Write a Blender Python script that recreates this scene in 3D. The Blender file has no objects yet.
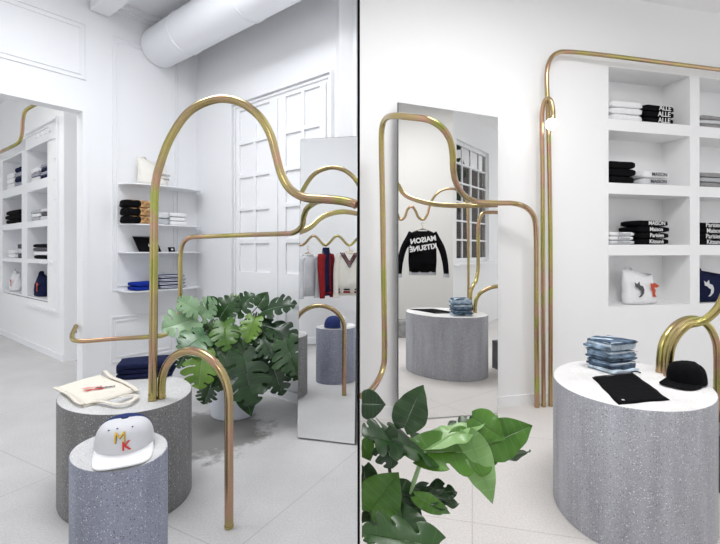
import bpy, bmesh, math, random
from mathutils import Vector, Matrix, noise
random.seed(7)
V = Vector
S = bpy.context.scene
COL = S.collection
PI = math.pi
F, CX, HY, CH = 440.0, 360.0, 250.0, 1.5      # focal length (px), centre column, horizon row, eye height

def P(u, v, D): return V(((u-CX)/F*D, D, CH-(v-HY)/F*D))
def OP(u, v, z):                               # photo point lying on the horizontal plane z
    return P(u, v, (CH-z)*F/(v-HY))

# ------------------------------------------------------------------ materials
MATS = {}
def base_mat(name):
    m = bpy.data.materials.new(name); m.use_nodes = True
    nt = m.node_tree; nt.nodes.clear()
    out = nt.nodes.new('ShaderNodeOutputMaterial'); b = nt.nodes.new('ShaderNodeBsdfPrincipled')
    nt.links.new(b.outputs[0], out.inputs[0])
    MATS[name] = m
    return m, nt, b
def N(nt, t, **kw):
    n = nt.nodes.new(t)
    for k, v in kw.items():
        if k.startswith('i_'):
            n.inputs[k[2:].replace('_', ' ')].default_value = v
        else: setattr(n, k, v)
    return n
def ramp(nt, fac, stops, interp='LINEAR'):
    r = nt.nodes.new('ShaderNodeValToRGB'); r.color_ramp.interpolation = interp
    el = r.color_ramp.elements
    while len(el) < len(stops): el.new(0.5)
    for e, (p, c) in zip(el, stops):
        e.position = p; e.color = (c[0], c[1], c[2], 1)
    nt.links.new(fac, r.inputs[0]); return r
def simple(name, c, rough=.6, metal=0., bump=0., bscale=40., var=.0, spec=.5, coord='Object'):
    m, nt, b = base_mat(name)
    b.inputs['Base Color'].default_value = (*c, 1); b.inputs['Roughness'].default_value = rough
    b.inputs['Metallic'].default_value = metal; b.inputs['Specular IOR Level'].default_value = spec
    tc = N(nt, 'ShaderNodeTexCoord')
    nz = N(nt, 'ShaderNodeTexNoise'); nz.inputs['Scale'].default_value = bscale; nz.inputs['Detail'].default_value = 4
    nt.links.new(tc.outputs[coord], nz.inputs['Vector'])
    if var:
        r = ramp(nt, nz.outputs[0], [(.3, [x*(1-var) for x in c]), (.7, [min(1, x*(1+var)) for x in c])])
        nt.links.new(r.outputs[0], b.inputs['Base Color'])
    if bump:
        bp = N(nt, 'ShaderNodeBump'); bp.inputs['Strength'].default_value = bump; bp.inputs['Distance'].default_value = .01
        nt.links.new(nz.outputs[0], bp.inputs['Height']); nt.links.new(bp.outputs[0], b.inputs['Normal'])
    return m
def striped(name, c1, c2, scale, axis='Z', thr=.5):
    m, nt, b = base_mat(name)
    tc = N(nt, 'ShaderNodeTexCoord'); w = N(nt, 'ShaderNodeTexWave'); w.bands_direction = axis
    w.inputs['Scale'].default_value = scale; w.inputs['Distortion'].default_value = .4
    nt.links.new(tc.outputs['Object'], w.inputs['Vector'])
    r = ramp(nt, w.outputs['Fac'], [(thr-.04, c1), (thr+.04, c2)]); nt.links.new(r.outputs[0], b.inputs['Base Color'])
    b.inputs['Roughness'].default_value = .85
    return m
def terrazzo(name, base, dark, light, sc=70, rough=.55, streak=.0):
    m, nt, b = base_mat(name)
    tc = N(nt, 'ShaderNodeTexCoord')
    def vor(scale, off):
        mp = N(nt, 'ShaderNodeMapping'); mp.inputs['Location'].default_value = (off, off*.7, off*.3)
        nt.links.new(tc.outputs['Object'], mp.inputs[0])
        v = N(nt, 'ShaderNodeTexVoronoi'); v.inputs['Scale'].default_value = scale; nt.links.new(mp.outputs[0], v.inputs['Vector'])
        sep = N(nt, 'ShaderNodeSeparateColor'); nt.links.new(v.outputs['Color'], sep.inputs[0])
        return v, sep
    nz = N(nt, 'ShaderNodeTexNoise'); nz.inputs['Scale'].default_value = 3.5; nz.inputs['Detail'].default_value = 8
    if streak:
        mp = N(nt, 'ShaderNodeMapping'); mp.inputs['Scale'].default_value = (3, 3, .45)
        nt.links.new(tc.outputs['Object'], mp.inputs[0]); nt.links.new(mp.outputs[0], nz.inputs['Vector'])
    else: nt.links.new(tc.outputs['Object'], nz.inputs['Vector'])
    r0 = ramp(nt, nz.outputs[0], [(.3, [x*.82 for x in base]), (.7, [min(1, x*1.15) for x in base])])
    cur = r0.outputs[0]
    for scale, off, thr, pick, col in ((sc, 0, .22, .68, light), (sc*1.7, 3, .25, .62, light), (sc*1.2, 7, .22, .70, dark), (sc*2.6, 11, .3, .6, dark)):
        v, sep = vor(scale, off)
        a = N(nt, 'ShaderNodeMath', operation='LESS_THAN'); nt.links.new(v.outputs['Distance'], a.inputs[0]); a.inputs[1].default_value = thr
        c = N(nt, 'ShaderNodeMath', operation='GREATER_THAN'); nt.links.new(sep.outputs[0], c.inputs[0]); c.inputs[1].default_value = pick
        mu = N(nt, 'ShaderNodeMath', operation='MULTIPLY'); nt.links.new(a.outputs[0], mu.inputs[0]); nt.links.new(c.outputs[0], mu.inputs[1])
        mx = N(nt, 'ShaderNodeMix', data_type='RGBA'); nt.links.new(mu.outputs[0], mx.inputs['Factor'])
        nt.links.new(cur, mx.inputs['A']); mx.inputs['B'].default_value = (*col, 1); cur = mx.outputs['Result']
    nt.links.new(cur, b.inputs['Base Color']); b.inputs['Roughness'].default_value = rough
    bp = N(nt, 'ShaderNodeBump'); bp.inputs['Strength'].default_value = .12; bp.inputs['Distance'].default_value = .004
    nt.links.new(nz.outputs[0], bp.inputs['Height']); nt.links.new(bp.outputs[0], b.inputs['Normal'])
    return m
def floor_mat(name, c, var, joint=None, stain=None, rot=0):
    m, nt, b = base_mat(name)
    tc = N(nt, 'ShaderNodeTexCoord')
    n1 = N(nt, 'ShaderNodeTexNoise'); n1.inputs['Scale'].default_value = 1.1; n1.inputs['Detail'].default_value = 10; n1.inputs['Roughness'].default_value = .62
    nt.links.new(tc.outputs['Object'], n1.inputs['Vector'])
    r = ramp(nt, n1.outputs[0], [(.32, [x*(1-var) for x in c]), (.68, [x*(1+var) for x in c])])
    cur = r.outputs[0]
    n2 = N(nt, 'ShaderNodeTexNoise'); n2.inputs['Scale'].default_value = 90; n2.inputs['Detail'].default_value = 3
    nt.links.new(tc.outputs['Object'], n2.inputs['Vector'])
    r2 = ramp(nt, n2.outputs[0], [(.38, (.91, .91, .91)), (.6, (1.03, 1.03, 1.03))])
    mx = N(nt, 'ShaderNodeMix', data_type='RGBA', blend_type='MULTIPLY'); mx.inputs['Factor'].default_value = 1
    nt.links.new(cur, mx.inputs['A']); nt.links.new(r2.outputs[0], mx.inputs['B']); cur = mx.outputs['Result']
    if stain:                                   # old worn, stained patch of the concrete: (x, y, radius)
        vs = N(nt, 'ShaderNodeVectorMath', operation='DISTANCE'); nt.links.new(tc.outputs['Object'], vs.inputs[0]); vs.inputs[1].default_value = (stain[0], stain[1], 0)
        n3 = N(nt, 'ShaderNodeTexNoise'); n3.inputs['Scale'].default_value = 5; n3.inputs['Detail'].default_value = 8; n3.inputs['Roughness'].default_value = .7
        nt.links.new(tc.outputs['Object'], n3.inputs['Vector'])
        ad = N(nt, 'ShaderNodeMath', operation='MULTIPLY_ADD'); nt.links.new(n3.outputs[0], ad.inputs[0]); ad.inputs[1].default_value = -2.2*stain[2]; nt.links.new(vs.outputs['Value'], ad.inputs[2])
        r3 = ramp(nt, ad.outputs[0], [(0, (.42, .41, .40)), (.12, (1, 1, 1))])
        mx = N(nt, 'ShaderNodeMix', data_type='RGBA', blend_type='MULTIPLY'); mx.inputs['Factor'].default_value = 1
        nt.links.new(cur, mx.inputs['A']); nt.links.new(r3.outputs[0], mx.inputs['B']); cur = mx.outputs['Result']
    if joint:
        mp = N(nt, 'ShaderNodeMapping'); mp.inputs['Rotation'].default_value = (0, 0, rot); nt.links.new(tc.outputs['Object'], mp.inputs[0])
        bk = N(nt, 'ShaderNodeTexBrick'); bk.offset = 0; bk.inputs['Scale'].default_value = 1
        bk.inputs['Brick Width'].default_value = joint; bk.inputs['Row Height'].default_value = joint; bk.inputs['Mortar Size'].default_value = .004
        bk.inputs['Color1'].default_value = bk.inputs['Color2'].default_value = (1, 1, 1, 1); bk.inputs['Mortar'].default_value = (.8, .8, .8, 1)
        nt.links.new(mp.outputs[0], bk.inputs['Vector'])
        mx = N(nt, 'ShaderNodeMix', data_type='RGBA', blend_type='MULTIPLY'); mx.inputs['Factor'].default_value = 1
        nt.links.new(cur, mx.inputs['A']); nt.links.new(bk.outputs['Color'], mx.inputs['B']); cur = mx.outputs['Result']
    nt.links.new(cur, b.inputs['Base Color']); b.inputs['Roughness'].default_value = .5
    return m
def brass_mat():
    m, nt, b = base_mat('brass')
    tc = N(nt, 'ShaderNodeTexCoord'); nz = N(nt, 'ShaderNodeTexNoise'); nz.inputs['Scale'].default_value = 2.6; nz.inputs['Detail'].default_value = 3
    nt.links.new(tc.outputs['Object'], nz.inputs['Vector'])
    r = ramp(nt, nz.outputs[0], [(.30, (.36, .36, .10)), (.42, (.46, .38, .15)), (.52, (.44, .33, .18)), (.60, (.50, .30, .21)), (.70, (.38, .40, .11))])
    b.inputs['Metallic'].default_value = 1; b.inputs['Roughness'].default_value = .24
    nt.links.new(r.outputs[0], b.inputs['Base Color'])
    return m
def leaf_mat(name, c1, c2, vein, transl=.25):
    m, nt, b = base_mat(name)
    tc = N(nt, 'ShaderNodeTexCoord'); sep = N(nt, 'ShaderNodeSeparateXYZ'); nt.links.new(tc.outputs['UV'], sep.inputs[0])
    nz = N(nt, 'ShaderNodeTexNoise'); nz.inputs['Scale'].default_value = 9; nt.links.new(tc.outputs['Object'], nz.inputs['Vector'])
    oi = N(nt, 'ShaderNodeObjectInfo')
    ad = N(nt, 'ShaderNodeMath', operation='MULTIPLY_ADD'); nt.links.new(oi.outputs['Random'], ad.inputs[0]); ad.inputs[1].default_value = .6
    nt.links.new(nz.outputs[0], ad.inputs[2])
    r = ramp(nt, ad.outputs[0], [(.35, c1), (1.1, c2)])
    # midrib and side veins
    u1 = N(nt, 'ShaderNodeMath', operation='SUBTRACT'); nt.links.new(sep.outputs[0], u1.inputs[0]); u1.inputs[1].default_value = .5
    u2 = N(nt, 'ShaderNodeMath', operation='ABSOLUTE'); nt.links.new(u1.outputs[0], u2.inputs[0])
    m1 = N(nt, 'ShaderNodeMath', operation='LESS_THAN'); nt.links.new(u2.outputs[0], m1.inputs[0]); m1.inputs[1].default_value = .016
    s1 = N(nt, 'ShaderNodeMath', operation='MULTIPLY'); nt.links.new(sep.outputs[1], s1.inputs[0]); s1.inputs[1].default_value = 7
    s2 = N(nt, 'ShaderNodeMath', operation='FRACT'); nt.links.new(s1.outputs[0], s2.inputs[0])
    s3 = N(nt, 'ShaderNodeMath', operation='SUBTRACT'); nt.links.new(s2.outputs[0], s3.inputs[0]); s3.inputs[1].default_value = .5
    s4 = N(nt, 'ShaderNodeMath', operation='ABSOLUTE'); nt.links.new(s3.outputs[0], s4.inputs[0])
    m2 = N(nt, 'ShaderNodeMath', operation='LESS_THAN'); nt.links.new(s4.outputs[0], m2.inputs[0]); m2.inputs[1].default_value = .045
    mm = N(nt, 'ShaderNodeMath', operation='MAXIMUM'); nt.links.new(m1.outputs[0], mm.inputs[0]); nt.links.new(m2.outputs[0], mm.inputs[1])
    mf = N(nt, 'ShaderNodeMath', operation='MULTIPLY'); nt.links.new(mm.outputs[0], mf.inputs[0]); mf.inputs[1].default_value = .32
    mx = N(nt, 'ShaderNodeMix', data_type='RGBA'); nt.links.new(mf.outputs[0], mx.inputs['Factor'])
    nt.links.new(r.outputs[0], mx.inputs['A']); mx.inputs['B'].default_value = (*vein, 1)
    nt.links.new(mx.outputs['Result'], b.inputs['Base Color']); b.inputs['Roughness'].default_value = .30
    tr = N(nt, 'ShaderNodeBsdfTranslucent'); nt.links.new(mx.outputs['Result'], tr.inputs[0])
    ms = N(nt, 'ShaderNodeMixShader'); ms.inputs[0].default_value = transl
    out = [n for n in nt.nodes if n.type == 'OUTPUT_MATERIAL'][0]
    nt.links.new(b.outputs[0], ms.inputs[1]); nt.links.new(tr.outputs[0], ms.inputs[2]); nt.links.new(ms.outputs[0], out.inputs[0])
    return m
def emit_mat(name, c, s):
    m, nt, b = base_mat(name); b.inputs['Emission Color'].default_value = (*c, 1); b.inputs['Emission Strength'].default_value = s
    b.inputs['Base Color'].default_value = (.9, .9, .9, 1); return m

WALLL = simple('white_paint_cool', (.83, .835, .85), .55, bscale=30, bump=.03)
WALLR = simple('white_paint', (.86, .86, .865), .5, bscale=30, bump=.03)
SHELFW = simple('white_lacquer', (.84, .85, .87), .35)
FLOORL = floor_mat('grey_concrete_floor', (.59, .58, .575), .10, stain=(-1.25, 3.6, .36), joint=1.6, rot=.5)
FLOORR = floor_mat('pale_terrazzo_floor', (.70, .67, .65), .06, joint=1.25, rot=.25)
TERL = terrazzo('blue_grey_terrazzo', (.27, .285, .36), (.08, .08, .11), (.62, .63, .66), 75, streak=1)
TERLT = terrazzo('grey_terrazzo_lit_top', (.60, .595, .59), (.35, .34, .34), (.8, .8, .8), 75)  # light on the top put into the colour, paler than the drums
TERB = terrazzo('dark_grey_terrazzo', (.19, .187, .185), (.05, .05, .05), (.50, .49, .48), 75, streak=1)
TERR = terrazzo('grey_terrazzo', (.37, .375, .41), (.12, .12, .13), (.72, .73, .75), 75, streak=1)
TERRT = terrazzo('pale_terrazzo_lit_top', (.80, .79, .785), (.55, .54, .54), (.9, .9, .9), 75)  # lighter copy of the drum terrazzo, top light put into its colour
CONC = simple('dark_concrete', (.13, .13, .135), .7, var=.25, bscale=6)
BRASS = brass_mat()
MIRROR = simple('silvered_glass', (.88, .885, .88), .0, metal=1)
EDGE = simple('mirror_edge', (.10, .11, .11), .3)
BLACK = simple('black_metal', (.002, .002, .002), .6, spec=.05)
POT = simple('white_ceramic', (.74, .77, .84), .4)
SOIL = simple('soil', (.03, .02, .015), .95, bump=1, bscale=60)
C = {}
def cloth(name, c, var=.12, sc=25): C[name] = simple('cloth_'+name, c, .9, bump=.35, bscale=sc, var=.03 if c[0] > .4 else var, spec=.08)
for n, c in dict(white=(.80, .80, .81), offwhite=(.80, .77, .71), canvas=(.78, .73, .64), black=(.0045, .0045, .0055), navy=(.012, .016, .05), cream=(.74, .71, .64), grey=(.45, .46, .48),
                 darkgrey=(.10, .10, .11), blue=(.012, .035, .30), tan=(.45, .26, .11), red=(.24, .018, .02), palegrey=(.62, .63, .65), capnavy=(.03, .045, .15), heather=(.30, .29, .29)).items(): cloth(n, c)
C['capwhite_shaded'] = simple('cap_twill_shaded', (.66, .66, .68), .85, bump=.1, bscale=60)  # crown shading put into the colour, greyer than the visor
C['denim1'] = simple('denim_pale', (.52, .62, .72), .9, bump=.5, bscale=24, var=.35)
C['denim2'] = simple('denim_mid', (.20, .28, .38), .9, bump=.5, bscale=24, var=.7)
C['denim3'] = simple('denim_worn', (.07, .11, .17), .9, bump=.5, bscale=24, var=.9)
C['stripe'] = striped('cloth_navy_stripes', (.75, .75, .77), (.012, .02, .10), 22, thr=.36)
C['leopard'] = simple('cloth_spotted_tan', (.42, .24, .10), .9, var=.75, bscale=38)
YEL = simple('yellow_felt', (.80, .50, .03), .8); RED = simple('red_felt', (.62, .04, .03), .8); INK = simple('black_ink', (.01, .01, .01), .8)
FOXR = simple('rust_red_ink', (.52, .07, .03), .8); PINK = simple('pink_ink', (.75, .25, .24), .8); WINK = simple('white_ink', (.78, .78, .78), .8)
GLASS = emit_mat('lamp_glass', (1, .95, .88), 6)
LEAFG = leaf_mat('monstera_leaf', (.006, .028, .008), (.030, .085, .018), (.07, .15, .04), .10)
LEAFP = leaf_mat('monstera_leaf_pale', (.05, .14, .055), (.30, .46, .26), (.30, .44, .22), .15)
LEAFY = leaf_mat('monstera_leaf_young', (.035, .12, .015), (.16, .30, .035), (.22, .36, .08), .25)
STEM = simple('green_stem', (.14, .28, .07), .5); STEMP = simple('pale_stem', (.36, .55, .26), .45); STEMD = simple('dark_stem', (.05, .07, .03), .6)
PANE = base_mat('window_glass')[0]
_b = PANE.node_tree.nodes['Principled BSDF']; _b.inputs['Transmission Weight'].default_value = 1; _b.inputs['Roughness'].default_value = 0; _b.inputs['IOR'].default_value = 1.05
def brick():
    m, nt, b = base_mat('brick_facade')
    tc = N(nt, 'ShaderNodeTexCoord'); mp = N(nt, 'ShaderNodeMapping'); mp.inputs['Rotation'].default_value = (PI/2, 0, 0)
    nt.links.new(tc.outputs['Object'], mp.inputs[0]); bk = N(nt, 'ShaderNodeTexBrick'); bk.inputs['Scale'].default_value = 4
    bk.inputs['Color1'].default_value = (.055, .04, .035, 1); bk.inputs['Color2'].default_value = (.09, .065, .055, 1); bk.inputs['Mortar'].default_value = (.14, .13, .12, 1)
    nt.links.new(mp.outputs[0], bk.inputs['Vector']); nt.links.new(bk.outputs['Color'], b.inputs['Base Color']); b.inputs['Roughness'].default_value = .9
    return m
BRICK = brick(); BUSH = simple('tree_leaves', (.04, .09, .025), .7, var=.5, bscale=8)

# ------------------------------------------------------------------ mesh builder
class MB:
    def __init__(s): s.v = []; s.f = []; s.uv = {}
    def add(s, vs, fs):
        o = len(s.v); s.v += [V(x) for x in vs]; s.f += [tuple(i+o for i in f) for f in fs]; return o
    def hexa(s, p):                                # 8 corners: bottom 0-3, top 4-7
        s.add(p, [(0, 3, 2, 1), (4, 5, 6, 7), (0, 1, 5, 4), (1, 2, 6, 5), (2, 3, 7, 6), (3, 0, 4, 7)]); return s
    def box(s, a, b, T=None):
        (x0, y0, z0), (x1, y1, z1) = a, b
        p = [V(q) for q in ((x0, y0, z0), (x1, y0, z0), (x1, y1, z0), (x0, y1, z0), (x0, y0, z1), (x1, y0, z1), (x1, y1, z1), (x0, y1, z1))]
        if T: p = [T(q) for q in p]
        return s.hexa(p)
    def loft(s, rings, cap=True, closed=True):
        n = len(rings[0]); o = len(s.v)
        for r in rings: s.v += [V(x) for x in r]
        for i in range(len(rings)-1):
            for j in range(n if closed else n-1):
                k = (j+1) % n; s.f.append((o+i*n+j, o+i*n+k, o+(i+1)*n+k, o+(i+1)*n+j))
        if cap and closed:
            s.f.append(tuple(o+j for j in range(n))[::-1]); s.f.append(tuple(o+(len(rings)-1)*n+j for j in range(n)))
        return s
    def lathe(s, prof, c=(0, 0, 0), n=48, sx=1, sy=1, rot=0, sh=0):
        rings = []
        for r, z in prof:
            ring = []
            for k in range(n):
                a = 2*PI*k/n; x, y = r*math.cos(a)*sx+r*math.sin(a)*sh, r*math.sin(a)*sy
                ring.append((c[0]+x*math.cos(rot)-y*math.sin(rot), c[1]+x*math.sin(rot)+y*math.cos(rot), c[2]+z))
            rings.append(ring)
        return s.loft(rings)
    def tube(s, pts, r, n=16, cap=True):
        pts = [V(p) for p in pts]; rs = r if isinstance(r, (list, tuple)) else [r]*len(pts)
        T = []
        for i in range(len(pts)):
            a = pts[max(0, i-1)]; b = pts[min(len(pts)-1, i+1)]; T.append((b-a).normalized())
        up = V((0, 0, 1)) if abs(T[0].z) < .9 else V((0, 1, 0))
        nrm = (up - T[0]*up.dot(T[0])).normalized(); rings = []
        for i, p in enumerate(pts):
            if i: nrm = (nrm - T[i]*nrm.dot(T[i])).normalized()
            bi = T[i].cross(nrm)
            rings.append([p+(nrm*math.cos(2*PI*k/n)+bi*math.sin(2*PI*k/n))*rs[i] for k in range(n)])
        return s.loft(rings, cap)
    def build(s, name, mat, parent=None, smooth=True, bevel=0, label=None, loc=None, recalc=True, flat_angle=35):
        me = bpy.data.meshes.new(name)
        off = V(loc) if loc is not None else V((0, 0, 0))
        me.from_pydata([v-off for v in s.v], [], s.f); me.update()
        if recalc:
            bm = bmesh.new(); bm.from_mesh(me); bmesh.ops.recalc_face_normals(bm, faces=bm.faces); bm.to_mesh(me); bm.free()
        if s.uv:
            ul = me.uv_layers.new(name='UVMap')
            for l in me.loops: ul.data[l.index].uv = s.uv[l.vertex_index]
        me.materials.append(mat)
        if smooth:
            for p in me.polygons: p.use_smooth = True
            if flat_angle: me.set_sharp_from_angle(angle=math.radians(flat_angle))
        o = bpy.data.objects.new(name, me); COL.objects.link(o); o.location = off
        if parent is not None: o.parent = parent
        if bevel:
            b = o.modifiers.new('bevel', 'BEVEL'); b.width = bevel; b.segments = 3; b.limit_method = 'ANGLE'
        if label: o['label'] = label
        return o
def tag(o, label, cat, group=None, kind=None):
    o['label'] = label; o['category'] = cat
    if group: o['group'] = group
    if kind: o['kind'] = kind
    return o
def thing(name, loc, label, cat, group=None, rz=0):
    o = bpy.data.objects.new(name, None); COL.objects.link(o); o.location = loc; o.rotation_euler = (0, 0, rz); o.empty_display_size = .1
    return tag(o, label, cat, group)
def struct(o): o['kind'] = 'structure'; return o

def fillet(pts, rad, n=10):
    pts = [V(p) for p in pts]; rad = rad if isinstance(rad, (list, tuple)) else [rad]*len(pts)
    out = [pts[0]]
    for i in range(1, len(pts)-1):
        a, b, c = pts[i-1], pts[i], pts[i+1]; u = (a-b); w = (c-b); lu, lw = u.length, w.length; u.normalize(); w.normalize()
        ang = u.angle(w); t = min(rad[i]/math.tan(ang/2), lu*.499, lw*.499)
        p0, p1 = b+u*t, b+w*t; r = t*math.tan(ang/2)
        cen = b+(u+w).normalized()*(r/math.sin(ang/2)); d0, d1 = p0-cen, p1-cen; th = d0.angle(d1)
        for k in range(n+1):
            s_ = k/n; out.append(cen+(d0*math.sin((1-s_)*th)+d1*math.sin(s_*th))/math.sin(th))
    out.append(pts[-1]); return out
def crom(pts, n=8):
    pts = [V(p) for p in pts]; q = [pts[0]*2-pts[1]]+pts+[pts[-1]*2-pts[-2]]; out = []
    for i in range(1, len(q)-2):
        for k in range(n):
            t = k/n; a, b, c, d = q[i-1], q[i], q[i+1], q[i+2]
            out.append(.5*((2*b)+(c-a)*t+(2*a-5*b+4*c-d)*t*t+(3*b-a-3*c+d)*t**3))
    out.append(pts[-1]); return out

class Fr:                                          # a wall's own frame: s along it, d out of it towards the viewer
    def __init__(s, o, ux, refl=None):
        s.o = V((o[0], o[1], 0)); s.u = V((ux[0], ux[1], 0)).normalized(); n = V((-s.u.y, s.u.x, 0)); s.refl = None
        if n.dot(-s.o) < 0: n = -n
        s.n = n; s.refl = refl
    def T(s, q):
        p = s.o+s.u*q[0]+s.n*q[1]+V((0, 0, q[2])); return s.refl(p) if s.refl else p
    def s_at(s, px, d=0):
        k = (px-CX)/F; o = s.o+s.n*d
        return (k*o.y-o.x)/(s.u.x-k*s.u.y)
    def z_at(s, px, v, d=0):
        sv = s.s_at(px, d); y = (s.o+s.n*d+s.u*sv).y; return CH-(v-HY)/F*y
    def ang(s): return math.atan2(s.u.y, s.u.x)
def wall(fr, s0, s1, z0, z1, holes, d0, d1):
    ss = sorted(set([s0, s1]+[x for h in holes for x in h[:2] if s0 < x < s1])); zs = sorted(set([z0, z1]+[x for h in holes for x in h[2:] if z0 < x < z1]))
    def solid(i, j):
        if not (0 <= i < len(ss)-1 and 0 <= j < len(zs)-1): return False
        a, b = (ss[i]+ss[i+1])/2, (zs[j]+zs[j+1])/2
        return not any(h[0] < a < h[1] and h[2] < b < h[3] for h in holes)
    m = MB(); idx = {}
    def vt(i, j, d):
        k = (i, j, d)
        if k not in idx: idx[k] = len(m.v); m.v.append(fr.T((ss[i], d, zs[j])))
        return idx[k]
    for i in range(len(ss)-1):
        for j in range(len(zs)-1):
            if not solid(i, j): continue
            m.f.append((vt(i, j, d1), vt(i+1, j, d1), vt(i+1, j+1, d1), vt(i, j+1, d1))); m.f.append((vt(i, j, d0), vt(i, j+1, d0), vt(i+1, j+1, d0), vt(i+1, j, d0)))
            for di, dj, a, b in ((-1, 0, (i, j), (i, j+1)), (1, 0, (i+1, j), (i+1, j+1)), (0, -1, (i, j), (i+1, j)), (0, 1, (i, j+1), (i+1, j+1))):
                if not solid(i+di, j+dj): m.f.append((vt(*a, d0), vt(*b, d0), vt(*b, d1), vt(*a, d1)))
    return m
def ring_box(m, fr, s0, s1, z0, z1, w, d0, d1):
    for a, b, c, d in ((s0, s1, z0, z0+w), (s0, s1, z1-w, z1), (s0, s0+w, z0+w, z1-w), (s1-w, s1, z0+w, z1-w)): m.box((a, d0, c), (b, d1, d), fr.T)
def moulding(name, fr, s0, s1, z0, z1, gap=.045, w=.012):
    if s0 > s1: s0, s1 = s1, s0
    m = MB(); ring_box(m, fr, s0, s1, z0, z1, w, -.002, .014); g = gap; ring_box(m, fr, s0+g, s1-g, z0+g, z1-g, w, -.002, .012)
    return struct(m.build(name, WALLL, smooth=False))

# ================================================================== the left shop room
Cn = V((-2.008, 5.42, 0))
WA = Fr(Cn, (-.8045, -1)); WB = Fr(Cn, (1.25, -1)); CEIL = 4.1
o_s0, o_s1 = WA.s_at(82), WA.s_at(82)+2.6; o_top = WA.z_at(82, 111.5)
struct(wall(WA, -.15, 5.2, 0, CEIL+.1, [(o_s0, o_s1, -1, o_top)], -.14, 0).build('wall_left', WALLL, smooth=False))
struct(wall(WB, -.15, 3.0-.47, 0, CEIL+.1, [], -.14, 0).build('wall_back_left', WALLL, smooth=False))
m = MB(); w = .05                                                   # narrow casing round the opening
m.box((o_s0-w, -.001, 0), (o_s0, .015, o_top+w), WA.T); m.box((o_s0, -.001, o_top), (o_s1, .015, o_top+w), WA.T)
struct(m.build('trim_1', WALLL, smooth=False))
moulding('trim_2', WA, WA.s_at(86), WA.s_at(-130), WA.z_at(86, 80.5), WA.z_at(86, 24.5))
moulding('trim_3', WA, WA.s_at(178), WA.s_at(112), WA.z_at(112, 291), WA.z_at(112, 35))
moulding('trim_4', WA, WA.s_at(174), WA.s_at(111), WA.z_at(111, 363), WA.z_at(111, 317))
bb = MB(); bb.box((0, 0, 0), (o_s0-w, .014, .10), WA.T); struct(bb.build('baseboard_left', SHELFW, smooth=False))
bb = MB(); bb.box((0, 0, 0), (2.45, .014, .10), WB.T); struct(bb.build('baseboard_back_left', SHELFW, smooth=False))
# blocked-up french doors on the back wall
zs = [3.04, 2.665, 2.30, 1.94, 1.585, 1.235]
cols = [(241, 254.5), (257, 271), (287, 302.5), (305.5, 321)]
holes = []
for a, b in cols:
    sa, sb = WB.s_at(a), WB.s_at(b)
    for k in range(5): holes.append((sa, sb, zs[k+1]+.03, zs[k]-.012))
for a, b in ((241, 271), (287, 321)): holes.append((WB.s_at(a), WB.s_at(b), .30, .95))
dz = WB.z_at(334, 70.5)
struct(wall(WB, WB.s_at(238), WB.s_at(279), .12, dz-.09, [h for h in holes if h[1] < WB.s_at(279)], .0, .02).build('door_1', WALLL, smooth=False))
struct(wall(WB, WB.s_at(279.6), WB.s_at(327), .12, dz-.09, [h for h in holes if h[0] > WB.s_at(279)], .0, .02).build('door_2', WALLL, smooth=False))
m = MB(); a, b = WB.s_at(233.5), WB.s_at(334)
for g, dd in ((0, .04), (.035, .02)):
    m.box((a+g, 0, 0), (a+g+.018, dd, dz-g), WB.T); m.box((b-g-.018, 0, 0), (b-g, dd, dz-g), WB.T); m.box((a+g+.018, 0, dz-g-.018), (b-g-.018, dd, dz-g), WB.T)
struct(m.build('trim_5', WALLL, smooth=False))
# ceiling with dropped perimeter band, beam
m = MB(); m.add([(-9, -6, CEIL), (0, -6, CEIL), (0, 11, CEIL), (-9, 11, CEIL), (-9, -6, CEIL+.2), (0, -6, CEIL+.2), (0, 11, CEIL+.2), (-9, 11, CEIL+.2)], [(0, 1, 2, 3), (7, 6, 5, 4), (0, 4, 5, 1), (1, 5, 6, 2), (2, 6, 7, 3), (3, 7, 4, 0)])
struct(m.build('ceiling', WALLL, smooth=False))
m = MB(); m.box((.1, 0, CEIL-.07), (5, .05, CEIL), WA.T); m.box((.1, .05, CEIL-.035), (5, .12, CEIL), WA.T)
struct(m.build('trim_6', WALLL, smooth=False))
# boxed beam beside the duct
m = MB(); m.box((.02, 1.02, CEIL-.16), (3.1, 1.2, CEIL-.001), WB.T); struct(m.build('trim_7', WALLL, smooth=False))
m = MB(); m.box((.02, .32, CEIL-.08), (3.1, .44, CEIL-.001), WB.T); struct(m.build('trim_9', WALLL, smooth=False))
# round duct parallel to wall B
ends = P(160, 48, 5.0)
dR = .215; dm = MB(); dirB = WB.u
prof = [(.02, -.11), (.09, -.105), (.15, -.085), (.19, -.05), (dR, 0), (dR, 2.5)]
xx = V((0, 0, 1)); yy = dirB.cross(xx)
rings = [[ends+dirB*t+(xx*math.cos(2*PI*k/48)+yy*math.sin(2*PI*k/48))*r for k in range(48)] for r, t in prof]
dm.loft(rings)
duct = thing('ceiling_duct', ends+dirB*1.2, 'thick round white ventilation duct running under the ceiling', 'duct')
dm.build('pipe', simple('white_duct', (.86, .87, .90), .4), duct, loc=None).location = -duct.location
for t in (.55, 1.6):
    rm = MB(); rm.loft([[ends+dirB*(t+q)+(xx*math.cos(2*PI*k/40)+yy*math.sin(2*PI*k/40))*rr for k in range(40)] for q, rr in ((0, dR-.01), (0, dR+.008), (.03, dR+.008), (.03, dR-.01))])
    rm.build('collar', SHELFW, duct).location = -duct.location
    hm = MB(); p = ends+dirB*(t+.015); hm.tube([p+V((0, 0, dR)), V((p.x, p.y, CEIL+.01))], .008, 8); hm.build('hanger_rod', SHELFW, duct).location = -duct.location

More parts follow.
